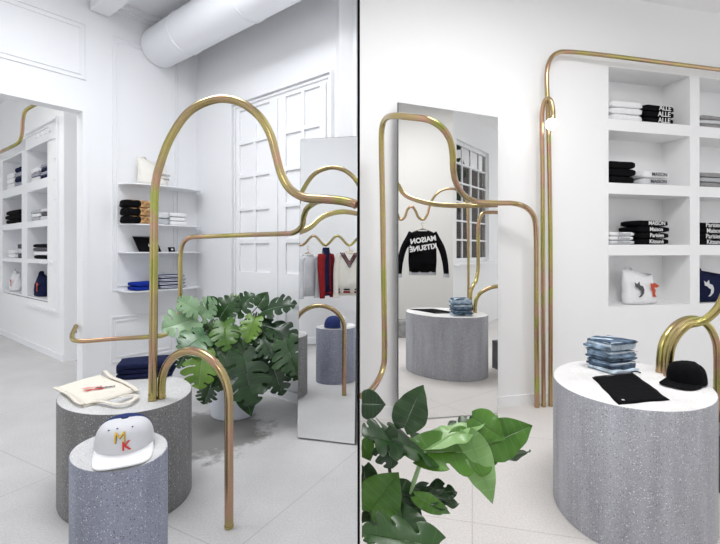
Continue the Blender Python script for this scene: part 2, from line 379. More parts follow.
# room beyond the opening: wall W with built-in cubbies
W0 = V(((64-CX)/F*5.893, 5.893, 0))
WW = Fr(W0, (-1.25, 1))
hu0, hu1 = WW.s_at(47.5), WW.s_at(1.0)
hz0, hz1 = WW.z_at(47.5, 301), WW.z_at(47.5, 128.5)
struct(wall(WW, 0, 4.2, 0, CEIL, [(hu0-.02, hu1+.6, hz0-.02, hz1+.02)], -.45, 0).build('wall_next_room', WALLR, smooth=False))
m = MB(); m.box((0, 0, 0), (4.2, .015, .09), WW.T); struct(m.build('baseboard_next_room', SHELFW, smooth=False))
struct(wall(Fr(W0, (.8045, 1)), .40, 3.4, 0, CEIL, [], -.1, 0).build('wall_return', WALLR, smooth=False)) if False else None
# far wall of that room
m = MB(); q = WW.T((4.2, .0, 0)); m.hexa([q, q+V((-3.0, -3.6, 0)), q+V((-3.1, -3.5, 0)), q+V((-.1, .1, 0))]+[x+V((0, 0, CEIL)) for x in (q, q+V((-3.0, -3.6, 0)), q+V((-3.1, -3.5, 0)), q+V((-.1, .1, 0)))])
struct(m.build('wall_far_left', WALLR, smooth=False))

def cubby_unit(fr, scols, zrows, depth, name, label, mat, t=.012):
    root = thing(name, fr.T(((scols[0][0]+scols[-1][1])/2, -depth, zrows[-1][0])), label, 'shelf unit')
    L = root.location
    s0, s1 = scols[0][0]-.02, scols[-1][1]+.02; z0, z1 = zrows[-1][0]-.02, zrows[0][1]+.02
    holes = [(a, b, c, d) for a, b in scols for c, d in zrows]
    wall(fr, s0, s1, z0, z1, holes, -.02, .0005).build('face_frame', mat, root, smooth=False, loc=None).location = -L
    MB().box((s0, -depth-.02, z0), (s1, -depth, z1), fr.T).build('back_panel', mat, root, smooth=False).location = -L
    edges_s = [s0]+[(scols[i][1]+scols[i+1][0])/2 for i in range(len(scols)-1)]+[s1]
    for i in range(len(scols)+1):
        a = s0 if i == 0 else scols[i-1][1]; b = s1 if i == len(scols) else scols[i][0]
        MB().box((a, -depth, z0), (b, -.02, z1), fr.T).build('divider', mat, root, smooth=False).location = -L
    for (a, b) in scols:
        zz = [z1]+[v for r in zrows for v in (r[1], r[0])]+[z0]
        for i in range(0, len(zz), 2): MB().box((a, -depth, zz[i+1]), (b, -.02, zz[i]), fr.T).build('shelf', mat, root, smooth=False).location = -L
    return root
wcols = [(WW.s_at(47.3), WW.s_at(27.3)), (WW.s_at(21.7), WW.s_at(2.5))]
wrows = [(WW.z_at(47.3, b), WW.z_at(47.3, t)) for t, b in ((141, 177), (187, 219), (226, 259.5), (264, 300))]
cubby_unit(WW, wcols, wrows, .30, 'cubby_shelving', 'white grid of lit cubbies set in the wall beyond the opening', SHELFW)
# casement relief laid round the nearer column
m = MB(); a, b, c, d = WW.s_at(59.5), WW.s_at(49.5), WW.z_at(59, 313), WW.z_at(59, 116)
m.box((a, 0, c), (a+.035, .035, d), WW.T); s27 = WW.s_at(27)
m.box((a+.035, 0, c), (s27, .035, c+.035), WW.T); m.box((a+.035, 0, d-.035), (s27, .035, d), WW.T)
m.box((a+.035, 0, d-.28), (s27, .02, d-.10), WW.T)
for v in (140, 160, 180, 200, 223, 246, 270, 291):
    z = WW.z_at(54, v); m.box((a+.05, 0, z), (a+.16, .03, z+.05), WW.T)
for k in range(4):
    sq = a+.25+k*.19; m.box((sq, 0, wrows[0][1]+.10), (sq+.10, .03, wrows[0][1]+.15), WW.T); m.box((sq, 0, wrows[2][0]-.05), (sq+.10, .03, wrows[2][0]-.015), WW.T)
struct(m.build('trim_8', SHELFW, smooth=False))

# floors
m = MB(); m.add([(-10, -6, 0), (0, -6, 0), (0, 12, 0), (-10, 12, 0), (-10, -6, -.1), (0, -6, -.1), (0, 12, -.1), (-10, 12, -.1)], [(0, 1, 2, 3), (7, 6, 5, 4), (0, 4, 5, 1), (1, 5, 6, 2), (2, 6, 7, 3), (3, 7, 4, 0)])
o = struct(m.build('floor', FLOORL, smooth=False))
m = MB(); m.add([(0, -6, 0), (8, -6, 0), (8, 8, 0), (0, 8, 0), (0, -6, -.1), (8, -6, -.1), (8, 8, -.1), (0, 8, -.1)], [(0, 1, 2, 3), (7, 6, 5, 4), (0, 4, 5, 1), (1, 5, 6, 2), (2, 6, 7, 3), (3, 7, 4, 0)])
o = struct(m.build('floor', FLOORR, smooth=False))
m = MB(); m.box((0.001, -6, CEIL), (8, 8, CEIL+.2)); struct(m.build('ceiling', WALLR, smooth=False))

# partition between the two rooms: white board, its black edge standing in for the dividing line
m = MB()
def wedge(m, y0, y1, z0, z1, c=-.0030, h=.0028): m.hexa([((c-h)*y0, y0, z0), ((c+h)*y0, y0, z0), ((c+h)*y1, y1, z0), ((c-h)*y1, y1, z0), ((c-h)*y0, y0, z1), ((c+h)*y0, y0, z1), ((c+h)*y1, y1, z1), ((c-h)*y1, y1, z1)])
wedge(m, 1.0, 1.06, 0, CEIL); struct(m.build('trim_10', BLACK, smooth=False))
m = MB(); wedge(m, 1.061, 7.9, 0, CEIL, h=.0024); struct(m.build('wall_divider', WALLL, smooth=False))

# ================================================================== mirrors
def mirror_obj(p0, ux, length, hL, hR, lean, roll, label):
    u = V((ux[0], ux[1], 0)).normalized(); n = V((u.y, -u.x, 0))           # n towards the viewer
    n = (n+V((0, 0, lean))).normalized(); up = u.cross(-n); up = -up if up.z < 0 else up
    if roll:
        R = Matrix.Rotation(roll, 3, n); u = R @ u; up = R @ up
    p0 = V(p0); root = thing('mirror', p0+u*length/2, label, 'mirror')
    def T(q): return p0+u*q[0]-n*q[1]+up*q[2]
    def slab(d0, d1, e): 
        c = [(e, d0, e), (length-e, d0, e), (length-e, d1, e), (e, d1, e), (e, d0, hL-e), (length-e, d0, hR-e), (length-e, d1, hR-e), (e, d1, hL-e)]
        return MB().hexa([T(q) for q in c])
    slab(0, .006, .004).build('glass', MIRROR, root, smooth=False).location = -root.location
    slab(.006, .03, 0).build('backing', EDGE, root, smooth=False).location = -root.location
    def refl(p):
        p = V(p); return p-2*(p-p0).dot(n)*n
    def rdir(d): return d-2*d.dot(n)*n
    return refl, rdir
PL = P(297, 439, 3.49); PL.z = .012
reflL, rdirL = mirror_obj(PL, (.97, -.24), .476, 2.37, 2.37, .004, -.010, 'tall frameless mirror standing behind the potted plant, showing hung knitwear')
PR = V((.333, 3.85, .005))
reflR, rdirR = mirror_obj(PR, (.983, .18), .945, 2.79, 2.71, 0, 0, 'tall frameless mirror against the wall, showing a hung black jacket and a tall window')

# ================================================================== pedestals
def pedestal(c, r, h, side, top, label, sx=1, sy=1, rot=0, sh=0):
    root = thing('pedestal', (c[0], c[1], 0), label, 'pedestal', 'round terrazzo display pedestals')
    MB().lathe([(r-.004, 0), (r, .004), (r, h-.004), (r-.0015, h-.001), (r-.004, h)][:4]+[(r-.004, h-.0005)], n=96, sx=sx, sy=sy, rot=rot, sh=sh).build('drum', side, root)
    MB().lathe([(r-.004, h-.002), (r-.004, h)], n=96, sx=sx, sy=sy, rot=rot, sh=sh).build('polished_lit_top', top, root)  # polished top in the terrazzo with light put into its colour
    return root
HT = .62
pB = (-1.455, 2.746); pS = (-1.064, 1.95)
pedestal(pB, .40, HT, TERB, TERLT, 'wide grey terrazzo drum pedestal carrying the canvas tote and navy stack', sh=-.22)
pedestal(pS, .208, HT, TERL, TERLT, 'narrow blue-grey terrazzo drum pedestal carrying the white cap', sh=-.22)
HR_ = .727
pR = (1.588, 2.60)
pedestal(pR, .43, HR_, TERR, TERRT, 'broad pale terrazzo drum pedestal carrying folded jeans and a black pouch', sx=1.0, sy=1.16, sh=.22)

# ================================================================== brass pipes
PR_ = .0235
def pipe(name, pts, label, cat='brass rail', r=PR_, flange=(), group='brass pipe rails'):
    root = thing(name, V(pts[0]), label, cat, group)
    MB().tube(pts, r, 20).build('tube', BRASS, root).location = -root.location
    for p, d in flange:
        p = V(p); d = V(d).normalized(); MB().tube([p, p+d*.012], r+.0015, 24).build('foot_collar', BRASS, root).location = -root.location
    return root
up = V((0, 0, 1))
# tall arch on the big pedestal
a0 = OP(152.5, 400, HT+.003); D0 = a0.y
tall = [a0, P(153.5, 320, D0), P(154, 250, D0), P(155, 190, D0), P(161, 162, D0-.01), P(172, 135, D0-.02), P(190, 111, D0-.04), P(215, 99.5, D0-.07), P(238, 101.5, D0-.10), P(258, 115, D0-.12), P(270, 134, D0-.14), P(276, 155, D0-.15), P(282, 176, D0-.16), P(291, 190, D0-.18), P(305, 197.5, D0-.21), P(322, 199, D0-.24), P(340, 200.5, D0-.27), P(352, 203, D0-.30), P(356.5, 205, D0-.31)]
pipe('brass_arch_rail', crom(tall, 6), 'tall brass pipe sweeping up from the wide pedestal in a big arch and dip', flange=[(a0, up)])
# low arch pedestal -> floor
b0 = OP(161.5, 398, HT+.003); bf = OP(229, 527, .003)
top_z = CH-(351-HY)/F*((b0.y+bf.y)/2)
hr = (V((bf.x, bf.y, 0))-V((b0.x, b0.y, 0))).length/2
hd = (V((bf.x, bf.y, 0))-V((b0.x, b0.y, 0))).normalized(); cc = (V((b0.x, b0.y, 0))+V((bf.x, bf.y, 0)))/2
arc = [b0]+[cc-hd*hr*math.cos(t)+up*(top_z-hr*.92+hr*.92*math.sin(t)) for t in [PI*k/28 for k in range(29)]]+[bf]
pipe('brass_arch_rail', arc, 'low brass pipe arch from the wide pedestal down to the floor', flange=[(b0, up), (bf, up)])
# back wall loop
q0 = P(72.5, 333, 4.34); 
loop = [P(76, 326, 4.48), P(72, 337, 4.30), P(80, 341.2, 4.22), P(112, 339, 4.25), P(150, 336.8, 4.3), P(164, 335, 4.32), P(173, 329, 4.33), P(178.5, 318, 4.34), P(180, 300, 4.34), P(180.3, 275, 4.34), P(180.5, 256, 4.34), P(183, 244, 4.33), P(190, 237.6, 4.31), P(205, 236.6, 4.25), P(245, 235, 4.0), P(282, 233.8, 3.62), P(294, 232.5, 3.48), P(302, 226, 3.39), P(304, 216, 3.3), P(307.5, 208, 3.2), P(316, 202, 3.05), P(325, 199.8, 2.75)]
pipe('brass_wall_rail', crom(loop, 6), 'thin brass pipe looping along the shelves, behind the monstera and up to the mirror', r=.0215)
m = MB(); j0 = P(76.5, 325, 4.5); 
br = thing('wall_bracket', P(78, 348, 4.55), 'small black and white bracket post on the opening jamb', 'bracket')
MB().tube([P(78.5, 331, 4.55), P(78.5, 361, 4.55)], .012, 12).build('post', SHELFW, br).location = -br.location
MB().tube([P(78.5, 328, 4.55), P(78.5, 332.5, 4.55)], .024, 16).build('cap', BLACK, br).location = -br.location
MB().tube([P(77.5, 360, 4.55), P(80, 363, 4.55)], .014, 16).build('foot', BLACK, br).location = -br.location
# pipe beyond the opening
far = [P(-14, 158, 6.6), P(-2, 153, 6.4), P(12, 146.5, 6.1), P(19, 142, 6.0), P(22, 133, 5.95), P(23, 120, 5.9), P(25.5, 111, 5.85), P(33, 106, 5.8), P(44, 101, 5.6), P(56, 95, 5.4)]
pipe('brass_wall_rail', crom(far, 5), 'brass pipe bending above the cubbies beyond the opening', r=.022)

# right room pipes
M1 = [P(361.8, 396, 3.2), P(369, 392, 3.35), P(377, 382, 3.55), P(383, 368, 3.66), P(384.5, 350, 3.68), P(384, 300, 3.68), P(382.5, 200, 3.68), P(381.5, 150, 3.66), P(382, 128, 3.60), P(386, 118.5, 3.45), P(395, 115.8, 3.2), P(412, 117.3, 3.05), P(428, 119.5, 3.0), P(441, 127, 3.02), P(449.5, 139, 3.08), P(452.5, 153, 3.15), P(453.5, 172, 3.25), P(457, 185, 3.4), P(465, 196, 3.6), P(478, 201.8, 3.80), P(498, 203, 3.92), P(514, 203.5, 3.98), P(526, 207.5, 3.98), P(533.5, 216, 4.05), P(536, 230, 4.08), P(536.5, 260, 4.09), P(536.5, 330, 4.09), OP(537, 407, .003)]
pipe('brass_arch_rail', crom(M1, 6), 'brass pipe framing the mirror and dropping to the floor beside it', r=.0235)
WR = Fr(V((1.764, 4.31, 0)), (.971, .237))
f2 = OP(543.5, 406.5, .003); f3 = OP(550.5, 406, .003)
# narrow lamp hook
hk = [f2, P(543, 300, f2.y), P(542.6, 180, f2.y), P(541.8, 130, f2.y-.0), P(542.3, 112, f2.y-.01), P(544.5, 101.5, f2.y-.03), P(548, 98.5, f2.y-.05), P(551.3, 102, f2.y-.07), P(553, 111, f2.y-.08), P(553, 118, f2.y-.08)]
lamp = pipe('globe_floor_lamp', crom(hk, 6), 'slim brass hook-topped lamp pipe ending in a small glowing globe', 'lamp', r=.0205, group=None, flange=[(f2, up)])
g = P(551.5, 124, f2.y-.09); m = MB(); R_ = .053
m.lathe([(R_*math.sin(PI*k/16)+.0005, -R_*math.cos(PI*k/16)) for k in range(17)], g, 24); m.build('bulb', GLASS, lamp).location = -lamp.location
m = MB(); m.tube([P(553, 116, f2.y-.08), P(552.3, 121, f2.y-.085)], .024, 20); m.build('lamp_holder', BRASS, lamp).location = -lamp.location
# tall rail over the cubbies
def onR(px, v, d=.10): return WR.T((WR.s_at(px, d), d, WR.z_at(px, v, d)))
zR = WR.z_at(560, 52.5, .10)
rl = [f3, V((f3.x, f3.y, 1.5)), V((f3.x-.02, f3.y, 2.7)), P(546.8, 85, f3.y), P(547.2, 70, f3.y+.0), P(550.5, 59, f3.y+.01), P(557, 53.2, f3.y+.03), P(567, 51.8, f3.y+.07)]
for px in (600, 660, 720, 800): rl.append(onR(px, 0, .10)); rl[-1].z = rl[7].z
pipe('brass_wall_rail', crom(rl, 6), 'long brass pipe rising from the floor and running above the wall cubbies', r=.0215, flange=[(f3, up)])
# pipes on the right pedestal
c0 = OP(660, 372, HR_+.003); c1 = OP(668, 376, HR_+.003)
ar = [c0, P(660.5, 358, c0.y), P(662.5, 345, c0.y+.005), P(667.5, 334, c0.y+.02), P(676, 325, c0.y+.05), P(687, 319.5, c0.y+.08), P(699, 320, c0.y+.11), P(709, 327, c0.y+.14), P(715.5, 340, c0.y+.16), P(717.5, 356, c0.y+.17), P(717.5, 390, c0.y+.17), P(717.5, 421, c0.y+.17)]
pipe('brass_arch_rail', crom(ar, 6), 'low brass arch dropping behind the black cap to the dark plinth', flange=[(c0, up)])
dz_ = P(717.5, 421, c0.y+.17); PLZ = dz_.z
a2 = [c1, P(669, 360, c1.y), P(671.5, 346, c1.y-.01), P(678, 334, c1.y-.03), P(688, 325, c1.y-.05), P(698, 322.5, c1.y-.08), P(707, 318.5, c1.y-.10), P(718, 308, c1.y-.13), P(726, 292, c1.y-.15), P(729, 275, c1.y-.16), P(729, 215, c1.y-.16), P(730, 190, c1.y-.16), P(735, 174, c1.y-.16), P(748, 165, c1.y-.16), P(800, 163, c1.y-.16), P(860, 163, c1.y-.1)]
pipe('brass_arch_rail', crom(a2, 6), 'brass pipe curving off the jeans pedestal and up out of view', flange=[(c1, up)])
tag(MB().box((dz_.x-.18, dz_.y-.26, .002), (dz_.x+.32, dz_.y+.42, PLZ-.001)).build('plinth', CONC, smooth=False, bevel=.006), 'dark grey concrete block plinth beside the jeans pedestal', 'plinth')

# ================================================================== wall R (right room)
cr_cols = [(WR.s_at(608.5), WR.s_at(690))]; gap = WR.s_at(699.5)-WR.s_at(690); cw = cr_cols[0][1]-cr_cols[0][0]
for k in range(1, 3): cr_cols.append((cr_cols[0][0]+k*(cw+gap), cr_cols[0][1]+k*(cw+gap)))
cr_rows = [(WR.z_at(608.5, b), WR.z_at(608.5, t)) for t, b in ((66.5, 118.5), (130, 182.5), (193.5, 244.5), (255.5, 307))]
struct(wall(WR, -2.0, 6.4, 0, CEIL, [(cr_cols[0][0]-.02, cr_cols[-1][1]+.02, cr_rows[-1][0]-.02, cr_rows[0][1]+.02)], -.40, 0).build('wall_back_right', WALLR, smooth=False))
m = MB(); m.box((-2, 0, 0), (6.4, .016, .10), WR.T); struct(m.build('baseboard_back_right', WALLR, smooth=False))
CUBD = .33
cubby_unit(WR, cr_cols, cr_rows, CUBD, 'cubby_shelving', 'white grid of wall cubbies behind the jeans pedestal', WALLR)

# things seen only in the right mirror: corner with a rail, jacket, french window
JW = Fr(V((.0, 7.8, 0)), (1, 0), reflR)
VW = V(((453-CX)/F*7.8, 7.8, 0))
struct(wall(JW, -.9, VW.x, 0, CEIL, [], -.12, 0).build('wall_front', simple('warm_grey_paint', (.70, .69, .67), .6), smooth=False))
m = MB(); m.box((-.88, .004, .002), (VW.x-.02, .30, .28), JW.T); tag(m.build('plinth', simple('grey_block', (.30, .30, .30), .8, var=.3, bscale=20), smooth=False), 'low grey block plinth under the hung black jacket', 'plinth')
GW = Fr(VW, (.60, .80), reflR)
z = lambda v, px=458: GW.z_at(px, v)
wz0, wz1 = z(262), z(139)
sw0, sw1 = GW.s_at(456.5), GW.s_at(489)
struct(wall(GW, 0, 2.6, 0, CEIL, [(sw0, sw1, wz0, wz1)], -.15, 0).build('wall_street', WALLR, smooth=False))
fw = (sw1-sw0-.12)/4
holes = []
for k in range(4):
    a = sw0+.035+k*(fw+.012)+(.03 if k > 1 else 0)
    for j in range(6): h_ = (wz1-wz0-.10)/6; holes.append((a, a+fw, wz0+.05+j*h_+.015, wz0+.05+(j+1)*h_-.015))
win = wall(GW, sw0, sw1, wz0, wz1, holes, -.10, -.06).build('window_1', SHELFW, smooth=False); struct(win)
gl = MB().box((sw0+.01, -.083, wz0+.02), (sw1-.01, -.077, wz1-.02), GW.T).build('pane', PANE, win, smooth=False)
m = MB(); m.box((sw0-.08, 0, wz0-.06), (sw1+.08, .10, wz0-.02), GW.T); struct(m.build('trim_11', SHELFW, smooth=False))
m = MB(); m.box((.0, -1.15, 0), (4.6, -1.0, 3.5), GW.T); struct(m.build('exterior_facade', BRICK, smooth=False))
m = MB()
for k in range(70):
    c = V((random.uniform(.5, 1.3), random.uniform(-.82, -.42), random.uniform(2.5, 3.9)))
    for j in range(3):
        e = c+V((random.uniform(-.3, .3), random.uniform(-.2, .2), random.uniform(-.2, .2))); d1 = V((random.uniform(-1, 1), random.uniform(-1, 1), random.uniform(-1, 1))).normalized()*.14; d2 = d1.cross(V((random.random(), random.random(), .3))).normalized()*.07
        m.add([GW.T(e-d1), GW.T(e+d2), GW.T(e+d1), GW.T(e-d2)], [(0, 1, 2, 3)])
tr = thing('street_tree', GW.T((.9, -.6, .0)), 'leafy street tree outside the tall window', 'tree')
m.build('foliage', BUSH, tr, smooth=False, recalc=False).location = -tr.location
MB().tube([GW.T((.9, -.6, .0)), GW.T((.9, -.6, 3.2))], .08, 10).build('trunk', STEMD, tr).location = -tr.location
rw = [(396, 196), (396.3, 208), (399.5, 219), (404.5, 217.5), (407.5, 209.5), (412, 206.5), (415.5, 211), (418.5, 217.5), (423.5, 219.5), (427.5, 214), (430.5, 203), (437, 193.5), (446, 189), (456, 189.5), (463.5, 195), (467.3, 206), (468, 225), (468.5, 260), (468.5, 300)]
rp = [reflR(P(u, v, 6.75)) for u, v in rw]; e = rp[-1].copy(); e.z = .003; rp.append(e)
st = [reflR(P(395, u, 6.75)) for u in ()]
pipe('brass_wave_rail', crom(rp, 5), 'wavy brass clothes rail in front of the mirror, seen reflected beside the window', r=.02)
# left mirror: back wall and wavy rail
LWf = Fr(V((0, 7.05, 0)), (1, 0), reflL)
struct(wall(LWf, -1.6, .55, 0, CEIL, [], -.12, 0).build('wall_front_left', WALLL, smooth=False))
m = MB(); m.box((-1.6, 0, 0), (.55, .016, .10), LWf.T); struct(m.build('baseboard_front_left', SHELFW, smooth=False))
pts = []
for k in range(0, 60):
    u = 296+k*1.3; pts.append(reflL(P(u, 240.5+4.6*math.cos((u-325.5)/24.0*2*PI), 6.35)))
e = pts[0].copy(); e.z = .003; pts = [e, e+up*.7, e+up*1.3]+pts[1:]; 
pipe('brass_wave_rail', crom(pts, 3), 'wavy brass clothes rail seen in the mirror carrying knitwear', r=.018)

# ================================================================== garments
def nz3(p, k): return noise.noise(V(p)*k)
def garment_mesh(w, d, h, seed, slack=.004):
    m = MB(); rings = []; nx = 9; seed_v = V((seed*3.1, seed*1.7, 0))
    for i in range(nx+1):
        x = -w/2+w*i/nx; e = .72 if i in (0, nx) else 1
        ring = []; npf = 20
        for k in range(npf):
            a = 2*PI*k/npf; ca, sa = math.cos(a), math.sin(a)
            y = d/2*math.copysign(abs(ca)**.35, ca); zz = h/2+h/2*e*math.copysign(abs(sa)**.45, sa)
            if abs(ca) > .95: y *= .955                             # crease where the layers meet
            q = V((x, y, zz)); nn = nz3(q+seed_v, 14)
            zt = zz+nn*slack*(1 if zz > h*.5 else 0); yy_ = y*(.93 if i in (0, nx) else .985 if i in (1, nx-1) else 1)*(1+.05*nz3(q+seed_v, 9)); xx_ = x+ (0.012*nz3(q*2+seed_v, 12) if i in (0, nx) else 0)
            ring.append((xx_, yy_, zt))
        rings.append(ring)
    return m.loft(rings)
def text_obj(txt, size, mat, parent, loc, rot, ext=.0012, name='lettering', sx=1, shear=0, bold=0):
    cu = bpy.data.curves.new('t', 'FONT'); cu.body = txt; cu.size = size; cu.extrude = ext; cu.align_x = 'CENTER'; cu.align_y = 'CENTER'; cu.shear = shear; cu.offset = bold; cu.space_line = .85; cu.resolution_u = 3
    t = bpy.data.objects.new('t', cu); COL.objects.link(t); bpy.context.view_layer.update()
    me = bpy.data.meshes.new_from_object(t.evaluated_get(bpy.context.evaluated_depsgraph_get())); bpy.data.objects.remove(t); bpy.data.curves.remove(cu)
    parent = ([c for c in parent.children if c.name.split('.')[0] in ('body', 'bag_body', 'folded_cloth', 'front_panel')] or [parent])[0]
    me.materials.clear(); me.materials.append(mat)
    o = bpy.data.objects.new(name, me); COL.objects.link(o); o.parent = parent; o.location = loc; o.rotation_euler = rot; o.scale = (sx, 1, 1)
    return o
def stack(base, rz, specs, w, d, name, cat, labels, group, text=None, tmat=None, tsize=.03, tx=0, end=None):
    """specs: list of (height, material). Garments lie on each other; front faces local -y"""
    z = base.z
    for i, (h, mt) in enumerate(specs):
        r = thing(name, (base.x+random.uniform(-.006, .006), base.y+random.uniform(-.006, .006), z), labels[i] if isinstance(labels, (list, tuple)) else labels, cat, group, rz+random.uniform(-.04, .04))
        garment_mesh(w*random.uniform(.96, 1.0)*(.9 if name == 'folded_jeans' else 1), d*(.9 if name == 'folded_jeans' else 1), h, i+random.random()*9, .002).build('folded_cloth', mt, r, flat_angle=0)
        if text:
            t = text[i] if isinstance(text, (list, tuple)) else text
            if t: text_obj(t, tsize, tmat, r, (tx, -d/2*1.012, h*.5), (PI/2, 0, 0), bold=.0006)
        if end:
            MB().box((end[0], -d/2*1.01, h*.15), (end[1], d/2*.8, h*.92)).build('fold_band', end[2], r, smooth=True, bevel=.003)
        z += h+.0015
def pos_labels(n, base):
    if n == 1: return [base]
    if n == 2: return [base+', lower of two', base+', upper of two']
    if n == 3: return [base+', bottom of three', base+', middle of three', base+', top of three']
    return [base+', bottom of four', base+', second from bottom of four', base+', third from bottom of four', base+', top of four']

def wall_stack(fr, px0, px1, d, z, n, v_top, mats, label, group, depth=.2, **kw):
    dF = d+depth/2
    s0, s1 = fr.s_at(px0, dF), fr.s_at(px1, dF); sc = (s0+s1)/2
    w = abs(s1-s0); ztop = fr.z_at((px0+px1)/2, v_top, dF); H = max(.03*n, ztop-z)
    h = H/n; rz = fr.ang()
    if fr.n.dot(V((math.sin(rz), -math.cos(rz), 0))) < 0: rz += PI
    p = fr.T((sc, d, z+.002)); w *= .94; h = (H-.004)/n
    mm = [(h, mats[i % len(mats)]) for i in range(n)]
    stack(p, rz, mm, w, depth, 'folded_garment', 'folded clothing', pos_labels(n, label), group, **kw)
    return w, h

# cubbies, right room. floors of rows:
rf = [r[0] for r in cr_rows]
DD = -.14
wall_stack(WR, 611, 643.5, DD, rf[0], 3, 101, [C['white']], 'plain white folded tee beside the black ALLE tees', 'white tees in the top cubby', depth=.24)
wall_stack(WR, 643.5, 676, DD, rf[0], 3, 105, [C['black']], 'black folded tee printed ALLE in the top cubby', 'black printed tees in the top cubby', depth=.24, text='ALLE', tmat=WINK, tsize=.075, tx=.06)
wall_stack(WR, 609, 637, DD, rf[1], 3, 161, [C['black']], 'plain black sweatshirt below the ALLE tees', 'black sweatshirts in the second cubby', depth=.24)
wall_stack(WR, 642, 672, DD, rf[1], 2, 171, [C['palegrey'], C['white']], 'white printed folded tee beside the plain black sweatshirts', 'white printed tees in the second cubby', depth=.24, text='MAISON', tmat=C['darkgrey'], tsize=.055, tx=.03)
wall_stack(WR, 609, 635.5, DD, rf[2], 3, 232, [C['palegrey'], C['white'], C['white']], 'white lettered tee beside the black Maison tees', 'white printed tees in the third cubby', depth=.24, text='Kitsuné', tmat=C['grey'], tsize=.05, tx=.02)
wall_stack(WR, 637, 671, DD, rf[2], 4, 220.5, [C['black']], 'black Maison tee in the third cubby', 'black printed tees in the third cubby', depth=.26, text=['Kitsuné', 'Parisien', 'Maison', 'MAISON'], tmat=WINK, tsize=.06, tx=.03)
def colpx(sv, d):
    p = WR.T((sv, d, 0)); return CX+F*p.x/p.y
s2 = cr_cols[1][0]
def wr_stack2(a, b, row, n, hgt, mats, label, group, **kw):
    sc = s2+(a+b)/2; p = WR.T((sc, DD, rf[row]+.002)); rz = WR.ang()
    stack(p, rz, [(hgt/n, mats[i % len(mats)]) for i in range(n)], b-a, .25, 'folded_garment', 'folded clothing', pos_labels(n, label), group, **kw)
wr_stack2(.03, .42, 0, 3, .13, [C['heather'], C['palegrey']], 'grey folded knit in the farther top cubby', 'grey knits')
wr_stack2(.03, .42, 1, 3, .16, [C['heather'], C['grey']], 'grey marl sweatshirt in the farther column of cubbies', 'grey sweatshirts')
wr_stack2(.02, .46, 2, 4, .24, [C['black']], 'black script tee in the farther column of cubbies', 'black script tees', text=['Kitsuné', 'Parisien', 'Maison', 'Parisien'], tmat=WINK, tsize=.07, tx=-.02)

def poly_part(name, pts, mat, parent, depth=.002, loc=(0, 0, 0), rot=(PI/2, 0, 0), sc=1, label=None):
    m = MB(); n = len(pts); m.add([(x*sc, y*sc, 0) for x, y in pts]+[(x*sc, y*sc, depth) for x, y in pts], [tuple(range(n))[::-1], tuple(range(n, 2*n))]+[(i, (i+1) % n, n+(i+1) % n, n+i) for i in range(n)])
    parent = ([c for c in parent.children if c.name.split('.')[0] in ('body', 'bag_body')] or [parent])[0]
    o = m.build(name, mat, parent, smooth=False, label=label); o.location = loc; o.rotation_euler = rot; return o
FOX = [(-.5, .45), (-.28, .30), (-.05, .5), (0, .22), (.30, .12), (.42, -.15), (.38, -.45), (.12, -.7), (-.12, -.72), (.12, -.5), (.16, -.2), (-.05, -.1), (-.22, .05), (-.42, .08)]
FIG = [(-.35, .5), (-.18, .42), (.05, .5), (.5, .25), (.3, .12), (.02, .12), (.15, -.1), (.1, -.4), (.25, -.62), (-.12, -.6), (-.15, -.2), (-.28, .1)]
def tote_standing(root, w, h, t, mat, slump):
    m = MB(); rings = []
    for k in range(9):
        z = k/8; ring = []
        for j in range(24):
            a = 2*PI*j/24; ca, sa = math.cos(a), math.sin(a)
            x = w/2*math.copysign(abs(ca)**.55, ca)*(1-.04*math.sin(z*PI)); y = t/2*(math.sin(PI*min(1, z*.8+.25))+.25)*math.copysign(abs(sa)**.8, sa)
            hh = h*z*(1-slump*max(0, math.sin((x/w+.15)*PI*1.3))*z+slump*.35*max(0, -x/w*2)*z)
            ring.append((x+.012*nz3((x, y, z), 7), y+.008*nz3((x, y, z), 9)+.03*z, hh))
        rings.append(ring)
    m.loft(rings); return m.build('bag_body', mat, root, flat_angle=0)
def strap(root, pts, wd, mat, name='strap'):
    m = MB(); pts = crom(pts, 5); rings = []
    for i, p in enumerate(pts):
        T = (pts[min(i+1, len(pts)-1)]-pts[max(0, i-1)]).normalized(); sd = T.cross(V((0, 0, 1)))
        sd = sd.normalized() if sd.length > .2 else V((0, 1, 0)); nn = T.cross(sd).normalized()*.0018
        rings.append([p+sd*wd/2+nn, p-sd*wd/2+nn, p-sd*wd/2-nn, p+sd*wd/2-nn])
    return m.loft(rings).build(name, mat, root, flat_angle=0)
def cub_tote(px, z, d, w, h, mat, label, inks, fr=WR, outline=False):
    p = fr.T((fr.s_at(px, d), d, z+.006)); rz = fr.ang()
    if fr.n.dot(V((math.sin(rz), -math.cos(rz), 0))) < 0: rz += PI
    r = thing('tote_bag', p, label, 'tote bag', None, rz)
    tote_standing(r, w, h, .13, mat, .22)
    strap(r, [V((-w*.42, .03, h*.9)), V((-w*.40, .035, h*1.08)), V((-w*.2, .04, h*1.10)), V((-w*.1, .04, h*.9))], .03, mat)
    sgn = 1
    if inks[0]: poly_part('fox_print', FOX, inks[0], r, sc=.13*w/.38, loc=(-w*.20, -.082, h*.50))
    if inks[1]: poly_part('figure_print', FIG, inks[1], r, sc=.13*w/.38, loc=(w*.27, -.078, h*.45))
    return r
cub_tote(639.5, rf[3], -.14, .40, .35, C['white'], 'white canvas tote with a dark fox and rust-red print in the bottom cubby', (C['darkgrey'], FOXR))
sx_ = WR.T((s2+.30, -.14, 0)); cub_tote(CX+F*sx_.x/sx_.y, rf[3], -.14, .44, .34, C['navy'], 'navy canvas tote with a pale fox outline in the bottom cubby', (C['palegrey'], None))

